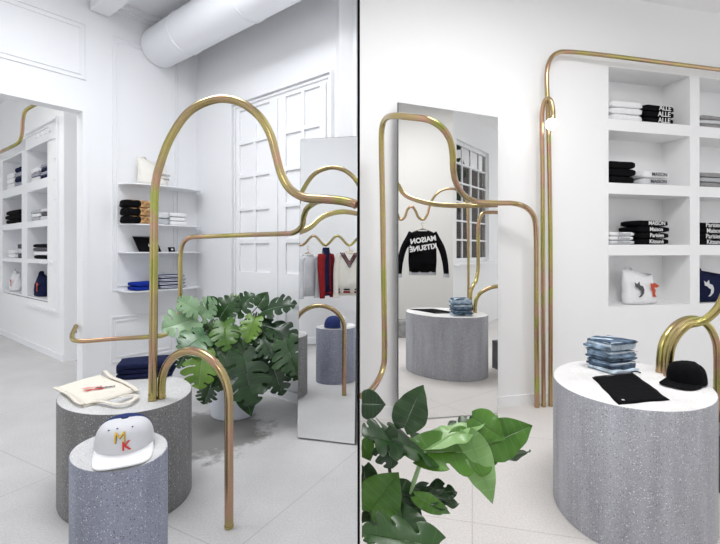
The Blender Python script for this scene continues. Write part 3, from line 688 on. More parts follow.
# cubbies, next room
wf = [r[0] for r in wrows]
tw = [((28.5, 37.0), (38.5, 46.5)), ((4, 11.5), (12.5, 21))]
WD = -.12
def ws(px0, px1, row, n, vt, mats, label, group): wall_stack(WW, px0, px1, WD, wf[row], n, vt, mats, label, group, depth=.2)
ws(30, 38.5, 0, 3, 168, [C['white'], C['stripe']], 'white folded tee in the top cubby nearest the opening', 'white tees beyond the opening')
ws(39.5, 48, 0, 4, 164, [C['navy'], C['stripe']], 'navy and white knit in the top cubby nearest the opening', 'navy knits beyond the opening')
ws(6, 13, 0, 3, 173, [C['white']], 'white folded tee in the far top cubby beyond the opening', 'white tees in the far top cubby')
ws(14, 22, 0, 4, 167, [C['stripe'], C['navy']], 'striped folded knit in the far top cubby beyond the opening', 'striped knits in the far top cubby')
ws(30, 38.5, 1, 3, 210, [C['grey'], C['white']], 'grey and white folded tee in the second cubby nearest the opening', 'grey tees beyond the opening')
ws(39.5, 48, 1, 3, 208, [C['palegrey'], C['darkgrey']], 'pale grey folded knit in the second cubby nearest the opening', 'pale knits beyond the opening')
ws(5, 21, 1, 3, 210, [C['black']], 'black folded sweatshirt in the far second cubby beyond the opening', 'black sweatshirts in the far second cubby')
ws(32, 48, 2, 4, 244, [C['black'], C['white'], C['darkgrey']], 'black folded tee in the third cubby nearest the opening', 'dark tees in the third cubby beyond the opening')
ws(7, 15, 2, 2, 250, [C['white']], 'white folded tee in the far third cubby beyond the opening', 'white tees in the far third cubby')
ws(16, 22, 2, 3, 244, [C['darkgrey'], C['palegrey']], 'dark folded tee in the far third cubby beyond the opening', 'dark tees in the far third cubby')
cub_tote(41, wf[3], -.12, .36, .34, C['navy'], 'navy tote with a red print in the bottom cubby beyond the opening', (None, FOXR), fr=WW)
cub_tote(15, wf[3], -.12, .30, .34, C['white'], 'white tote with a red print in the far bottom cubby beyond the opening', (None, FOXR), fr=WW)

# shelves on wall A
shz = [WA.z_at(118, v) for v in (184, 224, 252, 290.5)]
sA0, sA1 = WA.s_at(118), WA.s_at(197.5)+.03
lab = ['top', 'second', 'third', 'lowest']
for i, z in enumerate(shz):
    m = MB(); plan = []
    for k in range(33):
        a = PI*k/32; ca, sa = math.cos(a), math.sin(a)
        plan.append(((sA0+sA1)/2+(sA0-sA1)/2*math.copysign(abs(ca)**.75, ca), .30*abs(sa)**.6))
    m.loft([[WA.T((a, b, zz)) for a, b in plan] for zz in (z-.012, z)])
    sh = m.build('wall_shelf', SHELFW, flat_angle=40); tag(sh, {0: 'thin white wall shelf holding the white tote, topmost', 1: 'thin white wall shelf under the spotted knits', 2: 'thin white wall shelf under the black bag', 3: 'thin white wall shelf under the blue and striped stacks, lowest'}[i], 'shelf', 'thin white wall shelves')
SD = .15
wall_stack(WA, 128.5, 153, SD, shz[1], 3, 200, [C['leopard'], C['leopard'], C['leopard']], 'black and spotted tan folded knit on the second wall shelf', 'spotted knits', depth=.2, end=None)
# black left halves of these knits
for o in [o for o in COL.objects if o.get('group') == 'spotted knits']:
    ch = o.children[0]; xs = [v.co.x for v in ch.data.vertices]; w_ = max(xs)-min(xs)
    gm = garment_mesh(w_*.55, .205, .05, 3); hh = max(v.co.z for v in ch.data.vertices)
    gm.v = [V((v.x-w_*.25, v.y*1.03, v.z/.05*hh*.97)) for v in gm.v]; gm.build('black_sleeve', C['black'], o, flat_angle=0, label='black half of the knit')
wall_stack(WA, 157, 170, SD, shz[1], 2, 212, [C['grey'], C['palegrey']], 'grey folded tee between the spotted knits and the white tees', 'grey tees on the second wall shelf', depth=.2)
wall_stack(WA, 170, 188, SD, shz[1], 3, 213, [C['white']], 'white folded tee on the second wall shelf', 'white tees on the second wall shelf', depth=.2)
wall_stack(WA, 135, 160, SD, shz[3], 2, 282, [C['blue']], 'bright blue folded knit on the lowest wall shelf', 'blue knits', depth=.22)
wall_stack(WA, 160.5, 187, SD, shz[3], 4, 275, [C['stripe']], 'navy striped folded knit on the lowest wall shelf', 'striped knits', depth=.2)
cub_tote(153, shz[0], .15, .32, .27, C['offwhite'], 'off-white tote slumped on the topmost wall shelf', (None, None), fr=WA)
tb = [o for o in COL.objects if o.get('label', '').startswith('off-white tote')][0]
text_obj('Maison', .05, C['darkgrey'], tb, (.09, -.07, .12), (PI/2, 0, 0)); text_obj('Kitsuné', .04, C['darkgrey'], tb, (.09, -.07, .075), (PI/2, 0, 0))
rzA = WA.ang()
if WA.n.dot(V((math.sin(rzA), -math.cos(rzA), 0))) < 0: rzA += PI
r = thing('clutch_bag', WA.T((WA.s_at(149, .13), .13, shz[2])), 'flat black clutch propped on the third wall shelf', 'bag', None, rzA)
m = MB(); w = .26; m.hexa([(-w/2+.02, -.03, 0), (w/2, -.03, 0), (w/2, 0, 0), (-w/2+.02, 0, 0), (-w/2-.02, .06, .175), (w/2-.03, .06, .175), (w/2-.03, .075, .175), (-w/2-.02, .075, .175)])
m.build('body', C['black'], r, smooth=False, bevel=.006)
MB().tube([(-w/2-.015, .055, .168), (w/2-.035, .055, .168)], .003, 8).build('zip', C['grey'], r)
text_obj('k', .05, WINK, r, (.0, -.012, .07), (PI/2-.4, 0, 0))
r = thing('card_case', WA.T((WA.s_at(172, .15), .15, shz[2])), 'small black square case on the third wall shelf', 'case', None, rzA)
m = MB().hexa([(-.035, -.01, 0), (.035, -.01, 0), (.035, .01, 0), (-.035, .01, 0), (-.035, .01, .055), (.035, .01, .055), (.035, .03, .055), (-.035, .03, .055)]); m.build('body', C['black'], r, smooth=False, bevel=.003)
poly_part('clasp', [(-.012, -.01), (.012, -.01), (.012, .01), (-.012, .01)], C['palegrey'], r, loc=(0, -.004, .028), rot=(PI/2-.33, 0, 0))

# ---------------------------------------------------------------- on the big left pedestal
def sheet(parent, corners, z, th, mat, name, n=14, wav=.004, seed=0):
    """a soft cloth slab spanning four corners (world xy), lying on height z"""
    a, b, c, d = [V((q.x, q.y, 0)) for q in corners]; L = parent.location; m = MB(); top = []; bot = []
    for i in range(n+1):
        for j in range(n+1):
            u, v = i/n, j/n; p = a*(1-u)*(1-v)+b*u*(1-v)+c*u*v+d*(1-u)*v
            e = min(u, v, 1-u, 1-v); k = min(1, e*n/1.2)**.5
            if e == 0: p += V((nz3(p+V((seed, 0, 0)), 8)*.012, nz3(p+V((0, seed, 3)), 8)*.012, 0))
            h = th*(.35+.65*k)+nz3(p+V((seed, 0, 5)), 9)*wav*k+nz3(p+V((seed, 2, 5)), 25)*wav*.4*k
            top.append(V((p.x-L.x, p.y-L.y, z-L.z+max(.002, h)))); bot.append(V((p.x-L.x, p.y-L.y, z-L.z)))
    o = len(top); m.v = top+bot; W = n+1
    for i in range(n):
        for j in range(n):
            q = (i*W+j, (i+1)*W+j, (i+1)*W+j+1, i*W+j+1); m.f.append(q); m.f.append(tuple(x+o for x in q[::-1]))
    bd = [i*W for i in range(n+1)]+[n*W+j for j in range(1, n+1)]+[i*W+n for i in range(n-1, -1, -1)]+[j for j in range(n-1, 0, -1)]
    for k in range(len(bd)): m.f.append((bd[k], bd[(k+1) % len(bd)], bd[(k+1) % len(bd)]+o, bd[k]+o))
    return m.build(name, mat, parent, flat_angle=0)
zc = HT+.001
tc_ = [OP(55, 386, zc+.02), OP(101, 373, zc+.02), OP(139, 388, zc+.02), OP(84, 404, zc+.02)]
ctr = sum(tc_, V((0, 0, 0)))/4
r = thing('tote_bag', (ctr.x, ctr.y, zc), 'natural canvas tote lying flat on the wide pedestal beside the navy stack', 'tote bag')
sheet(r, tc_, zc, .022, C['canvas'], 'bag_body', wav=.006)
def rel(u, v, z): return OP(u, v, z)-r.location
strap(r, [rel(102, 374, zc+.028), rel(105, 371, zc+.05), rel(112, 377, zc+.035), rel(122, 381, zc+.03), rel(130, 385, zc+.03), rel(138, 391, zc+.02)], .028, C['canvas'])
strap(r, [rel(84, 404, zc+.012), rel(98, 401, zc+.02), rel(106, 402, zc+.022), rel(118, 404.5, zc+.02), rel(130, 402, zc+.022), rel(137, 396, zc+.02), rel(130, 395, zc+.02), rel(120, 397, zc+.03)], .026, C['canvas'])
strap(r, [rel(54, 387, zc+.012), rel(62, 391, zc+.014), rel(70, 395, zc+.025), rel(76, 401, zc+.02), rel(83, 404, zc+.02)], .022, C['canvas'], 'hem')
def flat_text(txt, u, v, z, size, mat, ang, parent, nm='lettering', sh=0):
    p = OP(u, v, z)-parent.location; return text_obj(txt, size, mat, parent, p, (0, 0, ang), name=nm, shear=sh, bold=.001, ext=.0008)
FIG2 = [(-.5, -.1), (-.2, .12), (.1, .05), (.45, .18), (.5, .05), (.2, -.06), (-.1, -.02), (-.3, -.16)]
for k, (uu, vv, mt) in enumerate(((92, 387.5, PINK), (94, 389.6, RED))):
    p = OP(uu, vv, zc+.029)-r.location; poly_part('red_scribble', FIG2, mt, r, loc=p, rot=(0, 0, .35+.1*k), sc=.11, depth=.0015)
flat_text('Maison', 105, 387, zc+.030, .038, C['darkgrey'], .42, r, sh=.3)
nb = OP(147, 375, HT)
stack(V((nb.x-.005, nb.y+.02, HT+.001)), .28, [(.034, C['navy']), (.034, C['navy']), (.036, C['navy'])], .36, .25, 'folded_garment', 'folded clothing', pos_labels(3, 'navy folded sweatshirt on the wide pedestal behind the tall pipe'), 'navy sweatshirts on the pedestal')

# caps
def cap(loc, rz, s, label, crown_m, back_m, visor_m, hs=1):
    r = thing('cap', loc, label, 'cap', None, rz)          # visor towards local -y
    R = .092*s; Hh = .105*s*hs
    def crown_pt(a, t, off=0):                             # a: angle, t: 0 brim .. 1 top
        rr = (R+off)*math.cos(t*PI/2)**(.55); z = (Hh+off)*math.sin(t*PI/2)**.85
        fx, fy = math.cos(a), math.sin(a); k = 1.0+(.14 if fy > 0 else .06)*abs(fy)
        pk = 1+ (.10*max(0, -fy)*math.sin(t*PI)**2)
        cr_ = .006*nz3((fx*rr*2, fy*rr*2, z*2), 22) if visor_m == C['black'] else 0
        return V((fx*rr*pk*.96+cr_, fy*rr*k*pk+cr_, z+.012*s*max(0, -fy)*math.sin(t*PI)+cr_*.8))
    def seg(a0, a1, mat, name, n=16, off=0, t0=0):
        m = MB(); 
        for i in range(n+1):
            for j in range(11): m.v.append(crown_pt(a0+(a1-a0)*i/n, min(.985, t0+(1-t0)*j/10), off))
        for i in range(n+1):
            for j in range(11): m.v.append(crown_pt(a0+(a1-a0)*i/n, min(.985, t0+(1-t0)*j/10), off-.002)*1)
        q = 11*(n+1)
        for i in range(n):
            for j in range(10):
                f = (i*11+j, (i+1)*11+j, (i+1)*11+j+1, i*11+j+1); m.f.append(f); m.f.append(tuple(x+q for x in f[::-1]))
            m.f.append((i*11, i*11+q, (i+1)*11+q, (i+1)*11)); m.f.append((i*11+10, (i+1)*11+10, (i+1)*11+10+q, i*11+10+q))
        for j in range(10):
            m.f.append((j, j+1, j+1+q, j+q)); e = n*11; m.f.append((e+j, e+j+q, e+j+1+q, e+j+1))
        return m.build(name, mat, r, flat_angle=60)
    seg(-PI-.12, .12, crown_m, 'front_panel', 28); seg(.12, PI-.12, back_m, 'back_panel', 24)
    m = MB(); m.lathe([(.001, Hh*1.03), (.007*s, Hh*1.025), (.008*s, Hh*.99), (.004*s, Hh*.97)], n=16); m.build('top_button', back_m, r)
    # visor
    m = MB(); n = 24; Wv = .078*s; Lv = .083*s; tp = []; 
    for th in (0, -.004*s):
        for i in range(n+1):
            a = -PI+.28+(PI-.56)*i/n; inner = V((math.cos(a)*R*.955, math.sin(a)*R*1.05*.97, .006*s))
            qq = (i/n*2-1); outer_y = -Lv*(1-abs(qq)**3.2)**.5-abs(inner.y)*0+(-R*1.0-inner.y)*.55
            for j in range(6):
                f = j/5; x = math.cos(a)*R*(.955+.02*f); y = inner.y+outer_y*f; cx_ = x/R
                m.v.append(V((x, y, .006*s+.004+th-.010*s*f*cx_*cx_-.003*s*f)))
    q = 6*(n+1)
    for i in range(n):
        for j in range(5):
            f = (i*6+j, (i+1)*6+j, (i+1)*6+j+1, i*6+j+1); m.f.append(f); m.f.append(tuple(x+q for x in f[::-1]))
        m.f.append((i*6+5, (i+1)*6+5, (i+1)*6+5+q, i*6+5+q)); m.f.append((i*6, i*6+q, (i+1)*6+q, (i+1)*6))
    m.build('visor', visor_m, r, flat_angle=60)
    return r, crown_pt
cs = OP(120, 450, HT+.0)
capr, cp = cap((cs.x+.003, cs.y+.035, HT+.009), .43, 1.36, 'white cap with navy back and yellow M, red K on the narrow pedestal', C['capwhite_shaded'], C['capnavy'], simple('visor_white', (.85, .85, .86), .7), hs=.84)
def bis(a, Z):
    lo, hi = 0., .98
    for _ in range(24):
        mid = (lo+hi)/2
        if cp(a, mid).z < Z: lo = mid
        else: hi = mid
    return lo
def cap_text(t, x, z, size, mat, capo, off=.003, bold=.0011):
    # wrap the letters on the crown front
    o = text_obj(t, size, mat, capo, (0, 0, 0), (0, 0, 0), bold=bold, ext=.001, sx=1); me = o.data
    bm = bmesh.new(); bm.from_mesh(me); bmesh.ops.triangulate(bm, faces=bm.faces)
    for _ in range(3): bmesh.ops.subdivide_edges(bm, edges=[e for e in bm.edges if e.calc_length() > .003], cuts=1); bmesh.ops.triangulate(bm, faces=bm.faces)
    bm.to_mesh(me); bm.free(); s = 1.36
    R, Hh = .092*s, .105*s*.84
    for v in me.vertices:
        X = v.co.x+x; Z = v.co.y+z; a = -PI/2+X/R/.98; tt = bis(a, Z); p = cp(a, tt, off+v.co.z); v.co = p
    return o
cap_text('M', -.0103, .0778, .062, INK, capr, bold=.0); 
cap_text('M', -.0115, .079, .062, YEL, capr, .0048, bold=-.0004); cap_text('K', .013, .044, .054, RED, capr)
for x, z in ((-.055, .108), (.035, .112), (-.022, .114)):
    m = MB(); p = cp(-PI/2+x/.1, bis(-PI/2+x/.1, z), .001); m.lathe([(.001, .002), (.0035, .001), (.0035, -.002)], p, 10); m.build('eyelet', C['capnavy'], capr)
cb = OP(686, 383, HR_)
cap((cb.x+.0, cb.y-.005, HR_+.010), -1.0, 1.08, 'black soft-crowned cap on the broad pale pedestal under the arch', C['black'], C['black'], C['black'])

# jeans and pouch on the right pedestal
jb = V((1.635, 2.86, 0))
labs = pos_labels(3, 'folded faded blue jeans on the broad pale pedestal')
stack(V((jb.x, jb.y, HR_+.001)), .40, [(.066, C['denim3']), (.066, C['denim2']), (.062, C['denim1'])], .24, .22, 'folded_jeans', 'jeans', labs, 'folded jeans stack')
for i, o in enumerate([o for o in COL.objects if o.get('group') == 'folded jeans stack']):
    h = .06
    for k in range(3):
        mt = (C['denim1'], C['denim3'], C['denim2'])[(k+i) % 3]
        gm = garment_mesh(.235-.012*k, .215-.02*(k==1), .019, k+5*i, .009); gm.v = [V((v.x+.008*((k+i) % 2)-.004, v.y-.010+.012*((k*2+i) % 3), v.z+.002+k*.0205)) for v in gm.v]; gm.build('fold', mt, o, flat_angle=0)
    MB().tube([(-.11, -.09, h*.93), (-.05, -.105, h*1.0), (.03, -.10, h*1.0), (.11, -.105, h*.95)], .003, 6).build('seam', C['palegrey'], o)
pc = [OP(592, 377, HR_+.006), OP(633, 372.5, HR_+.006), OP(669, 399, HR_+.006), OP(619, 404, HR_+.006)]
ctr = sum(pc, V((0, 0, 0)))/4; r = thing('pouch', (ctr.x, ctr.y, HR_+.001), 'flat black zip pouch lying in front of the jeans', 'pouch')
sheet(r, pc, HR_+.001, .008, C['black'], 'body', wav=.0008)
L = r.location; MB().tube([pc[0]-L+V((.01, -.01, .004)), pc[1]-L+V((-.01, -.01, .004))], .003, 8).build('zip', C['darkgrey'], r)
p1 = pc[1]-L; MB().tube(crom([p1+V((-.01, 0, .004)), p1+V((.02, .004, .006)), p1+V((.035, -.02, .004))], 4), .004, 8).build('zip_pull', C['black'], r)
p2 = OP(623, 400, HR_+.010)-L; poly_part('logo', [(-.5, -.3), (.5, -.3), (.3, .4), (-.2, .5)], WINK, r, loc=p2, rot=(0, 0, 0), sc=.014)

# ---------------------------------------------------------------- hanging clothes
def hanging(pv, D_, refl, rdir, w, h, mat, label, name, slv, trim=None, collar='crew', arms=.16, extra=None, yaw=0):
    loc = refl(pv); fd = rdir(V((math.sin(yaw), -math.cos(yaw), 0))); rz = math.atan2(fd.x, -fd.y)     # local -y faces the mirror
    r = thing(name, (loc.x, loc.y, loc.z), label, 'clothing', None, rz)
    m = MB(); rings = []
    prof = [(-.01, .16, .35), (-.03, .30, .5), (-.055, .55, .7), (-.095, .82, .85), (-.16, .93, 1), (-.30, .98, 1), (-.5, .97, 1), (-.75, .98, 1), (-1, .92, .9)]
    for zf, wf_, tf in prof:
        ring = []
        for k in range(28):
            a = 2*PI*k/28; ca, sa = math.cos(a), math.sin(a); x = w/2*wf_*math.copysign(abs(ca)**.8, ca)
            y = .065*tf*math.copysign(abs(sa)**.8, sa)+.012*math.sin(x*40)*(-zf)
            ring.append((x, y, zf*h))
        rings.append(ring)
    m.loft(rings).build('body', mat, r, flat_angle=0)
    for sd in (-1, 1):
        pts = crom([V((sd*w*.36, 0, -.10*h)), V((sd*w*.45, -.005, -.2*h)), V((sd*(w*.5+arms*.35), -.01, -.45*h)), V((sd*(w*.5+arms*.6), -.02, -.75*h)), V((sd*(w*.5+arms*.7), -.025, -1.05*h))], 5)
        n = len(pts); MB().tube(pts, [.062-.024*i/n for i in range(n)], 14).build('sleeve', slv, r, flat_angle=0)
        if trim: MB().tube([pts[-1]+V((0, 0, .012)), pts[-1]-V((0, 0, .045))], .045, 14).build('cuff', trim, r)
    if trim:
        MB().lathe([(w*.47, -h*1.0-.045), (w*.475, -h*1.0-.02), (w*.47, -h+.01)], n=32, sy=.26).build('hem', trim, r)
    if collar == 'high':
        MB().lathe([(.07, -.045), (.062, .0), (.055, .05), (.05, .05), (.056, 0)], n=24, sy=.8).build('collar', mat, r)
    else: MB().lathe([(.085, -.035), (.075, -.012), (.068, -.015)], n=24, sy=.7).build('collar', trim or mat, r)
    # hanger: its own thing
    hr_ = thing('clothes_hanger', (loc.x, loc.y, loc.z), 'slim hanger holding the '+label.split(' seen')[0].split(' in the mirror')[0], 'hanger', None, rz)
    MB().tube(crom([V((-w*.36, 0, -.055*h-.02)), V((-.05, 0, -.012)), V((0, 0, .0)), V((.05, 0, -.012)), V((w*.36, 0, -.055*h-.02))], 4), .009, 8).build('arm', BRASS, hr_)
    MB().tube(crom([V((0, 0, 0)), V((0, 0, .05)), V((.02, 0, .075)), V((.0, 0, .10)), V((-.02, 0, .08))], 4), .003, 8).build('hook', BRASS, hr_)
    return r
jk = hanging(P(422.5, 229, 6.72), 0, reflR, rdirR, .44, .66, C['black'], 'black jacket with white back lettering seen in the mirror beside the window', 'hanging_jacket', C['black'], C['grey'], arms=.2)
text_obj('MAISON', .105, WINK, jk, (.0, -.078, -.17), (PI/2, .15, 0), bold=.004); text_obj('KITSUNÉ', .105, WINK, jk, (.0, -.078, -.29), (PI/2, .15, 0), bold=.004)
sw = hanging(P(349.5, 251, 6.35), 0, reflL, rdirL, .34, .60, C['cream'], 'cream V-neck sweater with navy and red trim in the mirror', 'hanging_sweater', C['cream'], C['cream'], arms=.03)
for k, (mt, dz) in enumerate(((C['navy'], 0), (C['red'], .03), (C['navy'], .06))):
    MB().tube([(-.13+dz*.9, -.068, -.02-dz*.2), (-.0, -.078, -.23+dz*1.2), (.13-dz*.9, -.068, -.02-dz*.2)], .009, 8).build('neck_stripe', mt, sw, label=('navy' if k != 1 else 'red')+' stripe')
MB().lathe([(.206, -.60), (.206, -.575)], n=32, sy=.30).build('hem_stripe', C['red'], sw, label='red hem stripe'); MB().lathe([(.207, -.56), (.207, -.54)], n=32, sy=.30).build('hem_stripe', C['navy'], sw, label='navy hem stripe')
for sd in (-1, 1):
    for zz, mt in ((-.60, C['red']), (-.56, C['navy'])):
        MB().lathe([(.047, zz-.01), (.048, zz+.012)], (sd*.295, -.024, 0), 16).build('cuff_stripe', mt, sw)
nv = hanging(P(326, 251, 6.35), 0, reflL, rdirL, .26, .64, C['navy'], 'navy high-neck zip jacket with red panels in the mirror', 'hanging_jacket', C['red'], None, collar='high', arms=-.02, yaw=1.0)
MB().box((-.012, -.085, -.62), (.012, -.07, -.03)).build('zip_panel', C['red'], nv, label='red panel down the front')
pl = hanging(P(308, 253, 6.35), 0, reflL, rdirL, .28, .62, C['palegrey'], 'pale grey sweater in the mirror next to the navy jacket', 'hanging_sweater', C['palegrey'], None, arms=-.01, yaw=.7)

# ================================================================== plants
def leaf(parent, base, tip, width, nrm, mat, slots=5, droop=.18, fold=.25, clampx=None, holes=True, seed=0, label=None, curl=0):
    base, tip = V(base), V(tip); y = tip-base; L = y.length; y.normalize(); nrm = V(nrm); zz = (nrm-y*nrm.dot(y)); zz = zz.normalized() if zz.length > .05 else y.orthogonal().normalized(); x = y.cross(zz)
    m = MB(); rnd = random.Random(seed); per = 6; ns = max(1, slots) if slots else 3; NR = ns*per+4; NC = 8; idx = {}; Lp = parent.location
    depth = {(sd, k): rnd.choice((2, 3, 3, 4, 4, 5)) for sd in (-1, 1) for k in range(ns+1)}
    reach = {(sd, k): rnd.uniform(.86, 1.06) for sd in (-1, 1) for k in range(ns+2)}
    def wd(t):
        if not slots: return width/2*2.62*max(.015, t)**.5*(1-t)**1.05 if t < .999 else .001
        return width/2*min(1, (math.sin(PI*min(1, t*.90+.10))**.58))*(1-.30*t**2)*1.05 if t < .999 else .002
    p1, p2 = rnd.uniform(0, 6), rnd.uniform(0, 6)
    for sd in (-1, 1):
        for i in range(NR+1):
            t = i/NR
            for j in range(NC+1):
                f = j/NC; w_ = wd(t); k = min(ns, i//per); ph = (i % per)/(per-1)
                if slots and f > .3:
                    w_ *= 1-(1-reach[(sd, k)])*(f-.3)/.7-.20*abs(ph*2-1)**2.5*((f-.3)/.7)
                xx_ = sd*f*w_; yl = L*(t*.94+.20*f*f*(1-t)*t*2.2-.17*f*max(0, .28-t)/.28+.06*t) if slots else L*(t-.10*f*max(0, .2-t)/.2)
                zl = fold*abs(xx_)*.7-1.3*fold*xx_*xx_/max(width, .01)-droop*L*t*t+.035*L*f*math.sin(t*9+p1+sd)+.02*L*f*f*math.sin(t*23+p2)+curl*xx_*abs(xx_)/max(width, .01)
                p = base+x*xx_+y*yl+zz*zl
                if clampx is not None: p.x = max(clampx, p.x)
                m.v.append(p-Lp); idx[(sd, i, j)] = len(m.v)-1; m.uv[len(m.v)-1] = (.5+sd*f*.5, t)
    for sd in (-1, 1):
        for i in range(NR):
            k = i//per; slot = slots and (i % per == per-1) and k < ns and (k, sd) != (0, -2)
            for j in range(NC):
                if slot and j >= depth[(sd, k)]: continue
                q = (idx[(sd, i, j)], idx[(sd, i+1, j)], idx[(sd, i+1, j+1)], idx[(sd, i, j+1)]); m.f.append(q if sd > 0 else q[::-1])
    o = m.build('leaf', mat, parent, recalc=False, flat_angle=0)
    so = o.modifiers.new('thick', 'SOLIDIFY'); so.thickness = .0012
    ss = o.modifiers.new('sub', 'SUBSURF'); ss.levels = 0; ss.render_levels = 1
    return o
def stem(parent, a, b, r0=.008, r1=.004, mat=STEM, bow=.08, cl=None):
    a, b = V(a), V(b); mid = (a+b)/2+V((0, 0, bow)); mid.x = mid.x*.5+a.x*.5 if cl is None else max(mid.x, cl)
    pts = crom([a, mid, b], 7); 
    if cl: pts = [V((max(cl, p.x), p.y, p.z)) for p in pts]
    n = len(pts); MB().tube([p-parent.location for p in pts], [r0+(r1-r0)*i/(n-1) for i in range(n)], 8).build('stem', mat, parent)

pc = P(233, 412, 4.1); pc = V((-1.16, 4.05, 0))
mon = thing('potted_monstera', pc, 'bushy monstera with big split leaves in a white pot by the tall mirror', 'potted plant')
pr = .225
MB().lathe([(pr*.86, 0), (pr*.9, .01), (pr, .40), (pr*.96, .405), (pr*.93, .36), (pr*.9, .35)], n=48).build('pot', POT, mon)
MB().lathe([(pr*.92, .33), (pr*.92, .355)], n=32).build('soil', SOIL, mon)
crown = pc+V((0, 0, .36))
# (base u,v,D)(tip u,v,D) width(px) normal bias, material
Ls = [((196, 319, 3.8), (163, 327, 3.6), 30, 'p'), ((198, 312, 3.8), (178, 298, 3.7), 22, 'p'), ((202, 316, 3.85), (214, 300, 3.8), 24, 'p'), ((205, 335, 3.7), (181, 348, 3.5), 32, 'p'), ((190, 348, 3.7), (176, 366, 3.6), 20, 'g'),
      ((220, 318, 3.9), (232, 296, 3.9), 30, 'g'), ((215, 308, 3.9), (208, 296, 3.85), 16, 'g'), ((237, 312, 3.9), (252, 293, 3.9), 26, 'g'), ((262, 312, 3.9), (292, 299, 3.8), 28, 'g'), ((258, 306, 3.9), (268, 291, 3.95), 14, 'g'),
      ((262, 325, 3.8), (298, 336, 3.65), 26, 'g'), ((255, 318, 3.75), (246, 338, 3.6), 22, 'y'), ((224, 322, 3.8), (226, 346, 3.6), 26, 'y'), ((238, 330, 3.8), (243, 350, 3.65), 24, 'g'), ((262, 338, 3.7), (274, 357, 3.6), 24, 'g'),
      ((286, 341, 3.65), (296, 373, 3.5), 36, 'g'), ((288, 345, 3.7), (299, 336, 3.65), 14, 'g'), ((272, 364, 3.7), (283, 394, 3.6), 24, 'g'), ((242, 355, 3.6), (254, 402, 3.4), 42, 'g'), ((244, 388, 3.6), (250, 416, 3.5), 18, 'g'),
      ((202, 352, 3.6), (200, 386, 3.4), 34, 'y'), ((212, 382, 3.65), (203, 404, 3.55), 24, 'g'), ((222, 350, 3.7), (232, 372, 3.55), 26, 'g'), ((212, 362, 3.7), (222, 388, 3.6), 20, 'g'), ((252, 345, 3.8), (262, 366, 3.7), 28, 'g'),
      ((232, 345, 3.9), (212, 352, 3.8), 24, 'g'), ((210, 328, 3.9), (194, 340, 3.8), 24, 'g'), ((266, 350, 3.9), (280, 364, 3.8), 22, 'g'), ((246, 325, 4.0), (262, 318, 4.0), 24, 'g'), ((228, 306, 4.0), (243, 300, 4.0), 20, 'y'),
      ((274, 345, 3.9), (292, 350, 3.9), 18, 'g'), ((220, 335, 4.1), (205, 322, 4.1), 26, 'g'), ((240, 352, 3.95), (238, 385, 3.85), 34, 'g'), ((205, 345, 3.9), (188, 362, 3.8), 20, 'g'), ((258, 372, 3.8), (266, 386, 3.7), 20, 'g')]
rl_ = random.Random(5)
for k in range(16):
    u, v = rl_.uniform(196, 284), rl_.uniform(322, 378); a = rl_.uniform(-.9, .9)
    if (u-240)**2/48**2+(v-345)**2/36**2 < 1: Ls.append(((u, v, 4.12), (u+22*math.sin(a)+(u-240)*.15, v+24*math.cos(a), 4.05), rl_.uniform(22, 30), 'g'))
for i, (b_, t_, wpx, k) in enumerate(Ls):
    b3, t3 = P(*b_), P(*t_); D = b_[2]; mt = {'g': LEAFG, 'p': LEAFP, 'y': LEAFY}[k]
    cam = (V((0, 0, 1.5))-b3).normalized(); horiz = abs(t3.z-b3.z) < .10
    nb = cam*(.75)+V((random.uniform(-.5, .5), random.uniform(-.3, .1), .55+random.uniform(-.2, .35)))
    leaf(mon, b3, t3, wpx/F*D*1.18, nb, mt, slots=random.choice((3, 4, 4, 5)) if wpx > 19 else 0, droop=random.uniform(.08, .35), fold=random.uniform(.15, .35), seed=i)
    stem(mon, crown+V((random.uniform(-.08, .08), random.uniform(-.08, .08), -.02)), b3, .007, .004, STEM if i % 3 else STEMD, bow=.06)

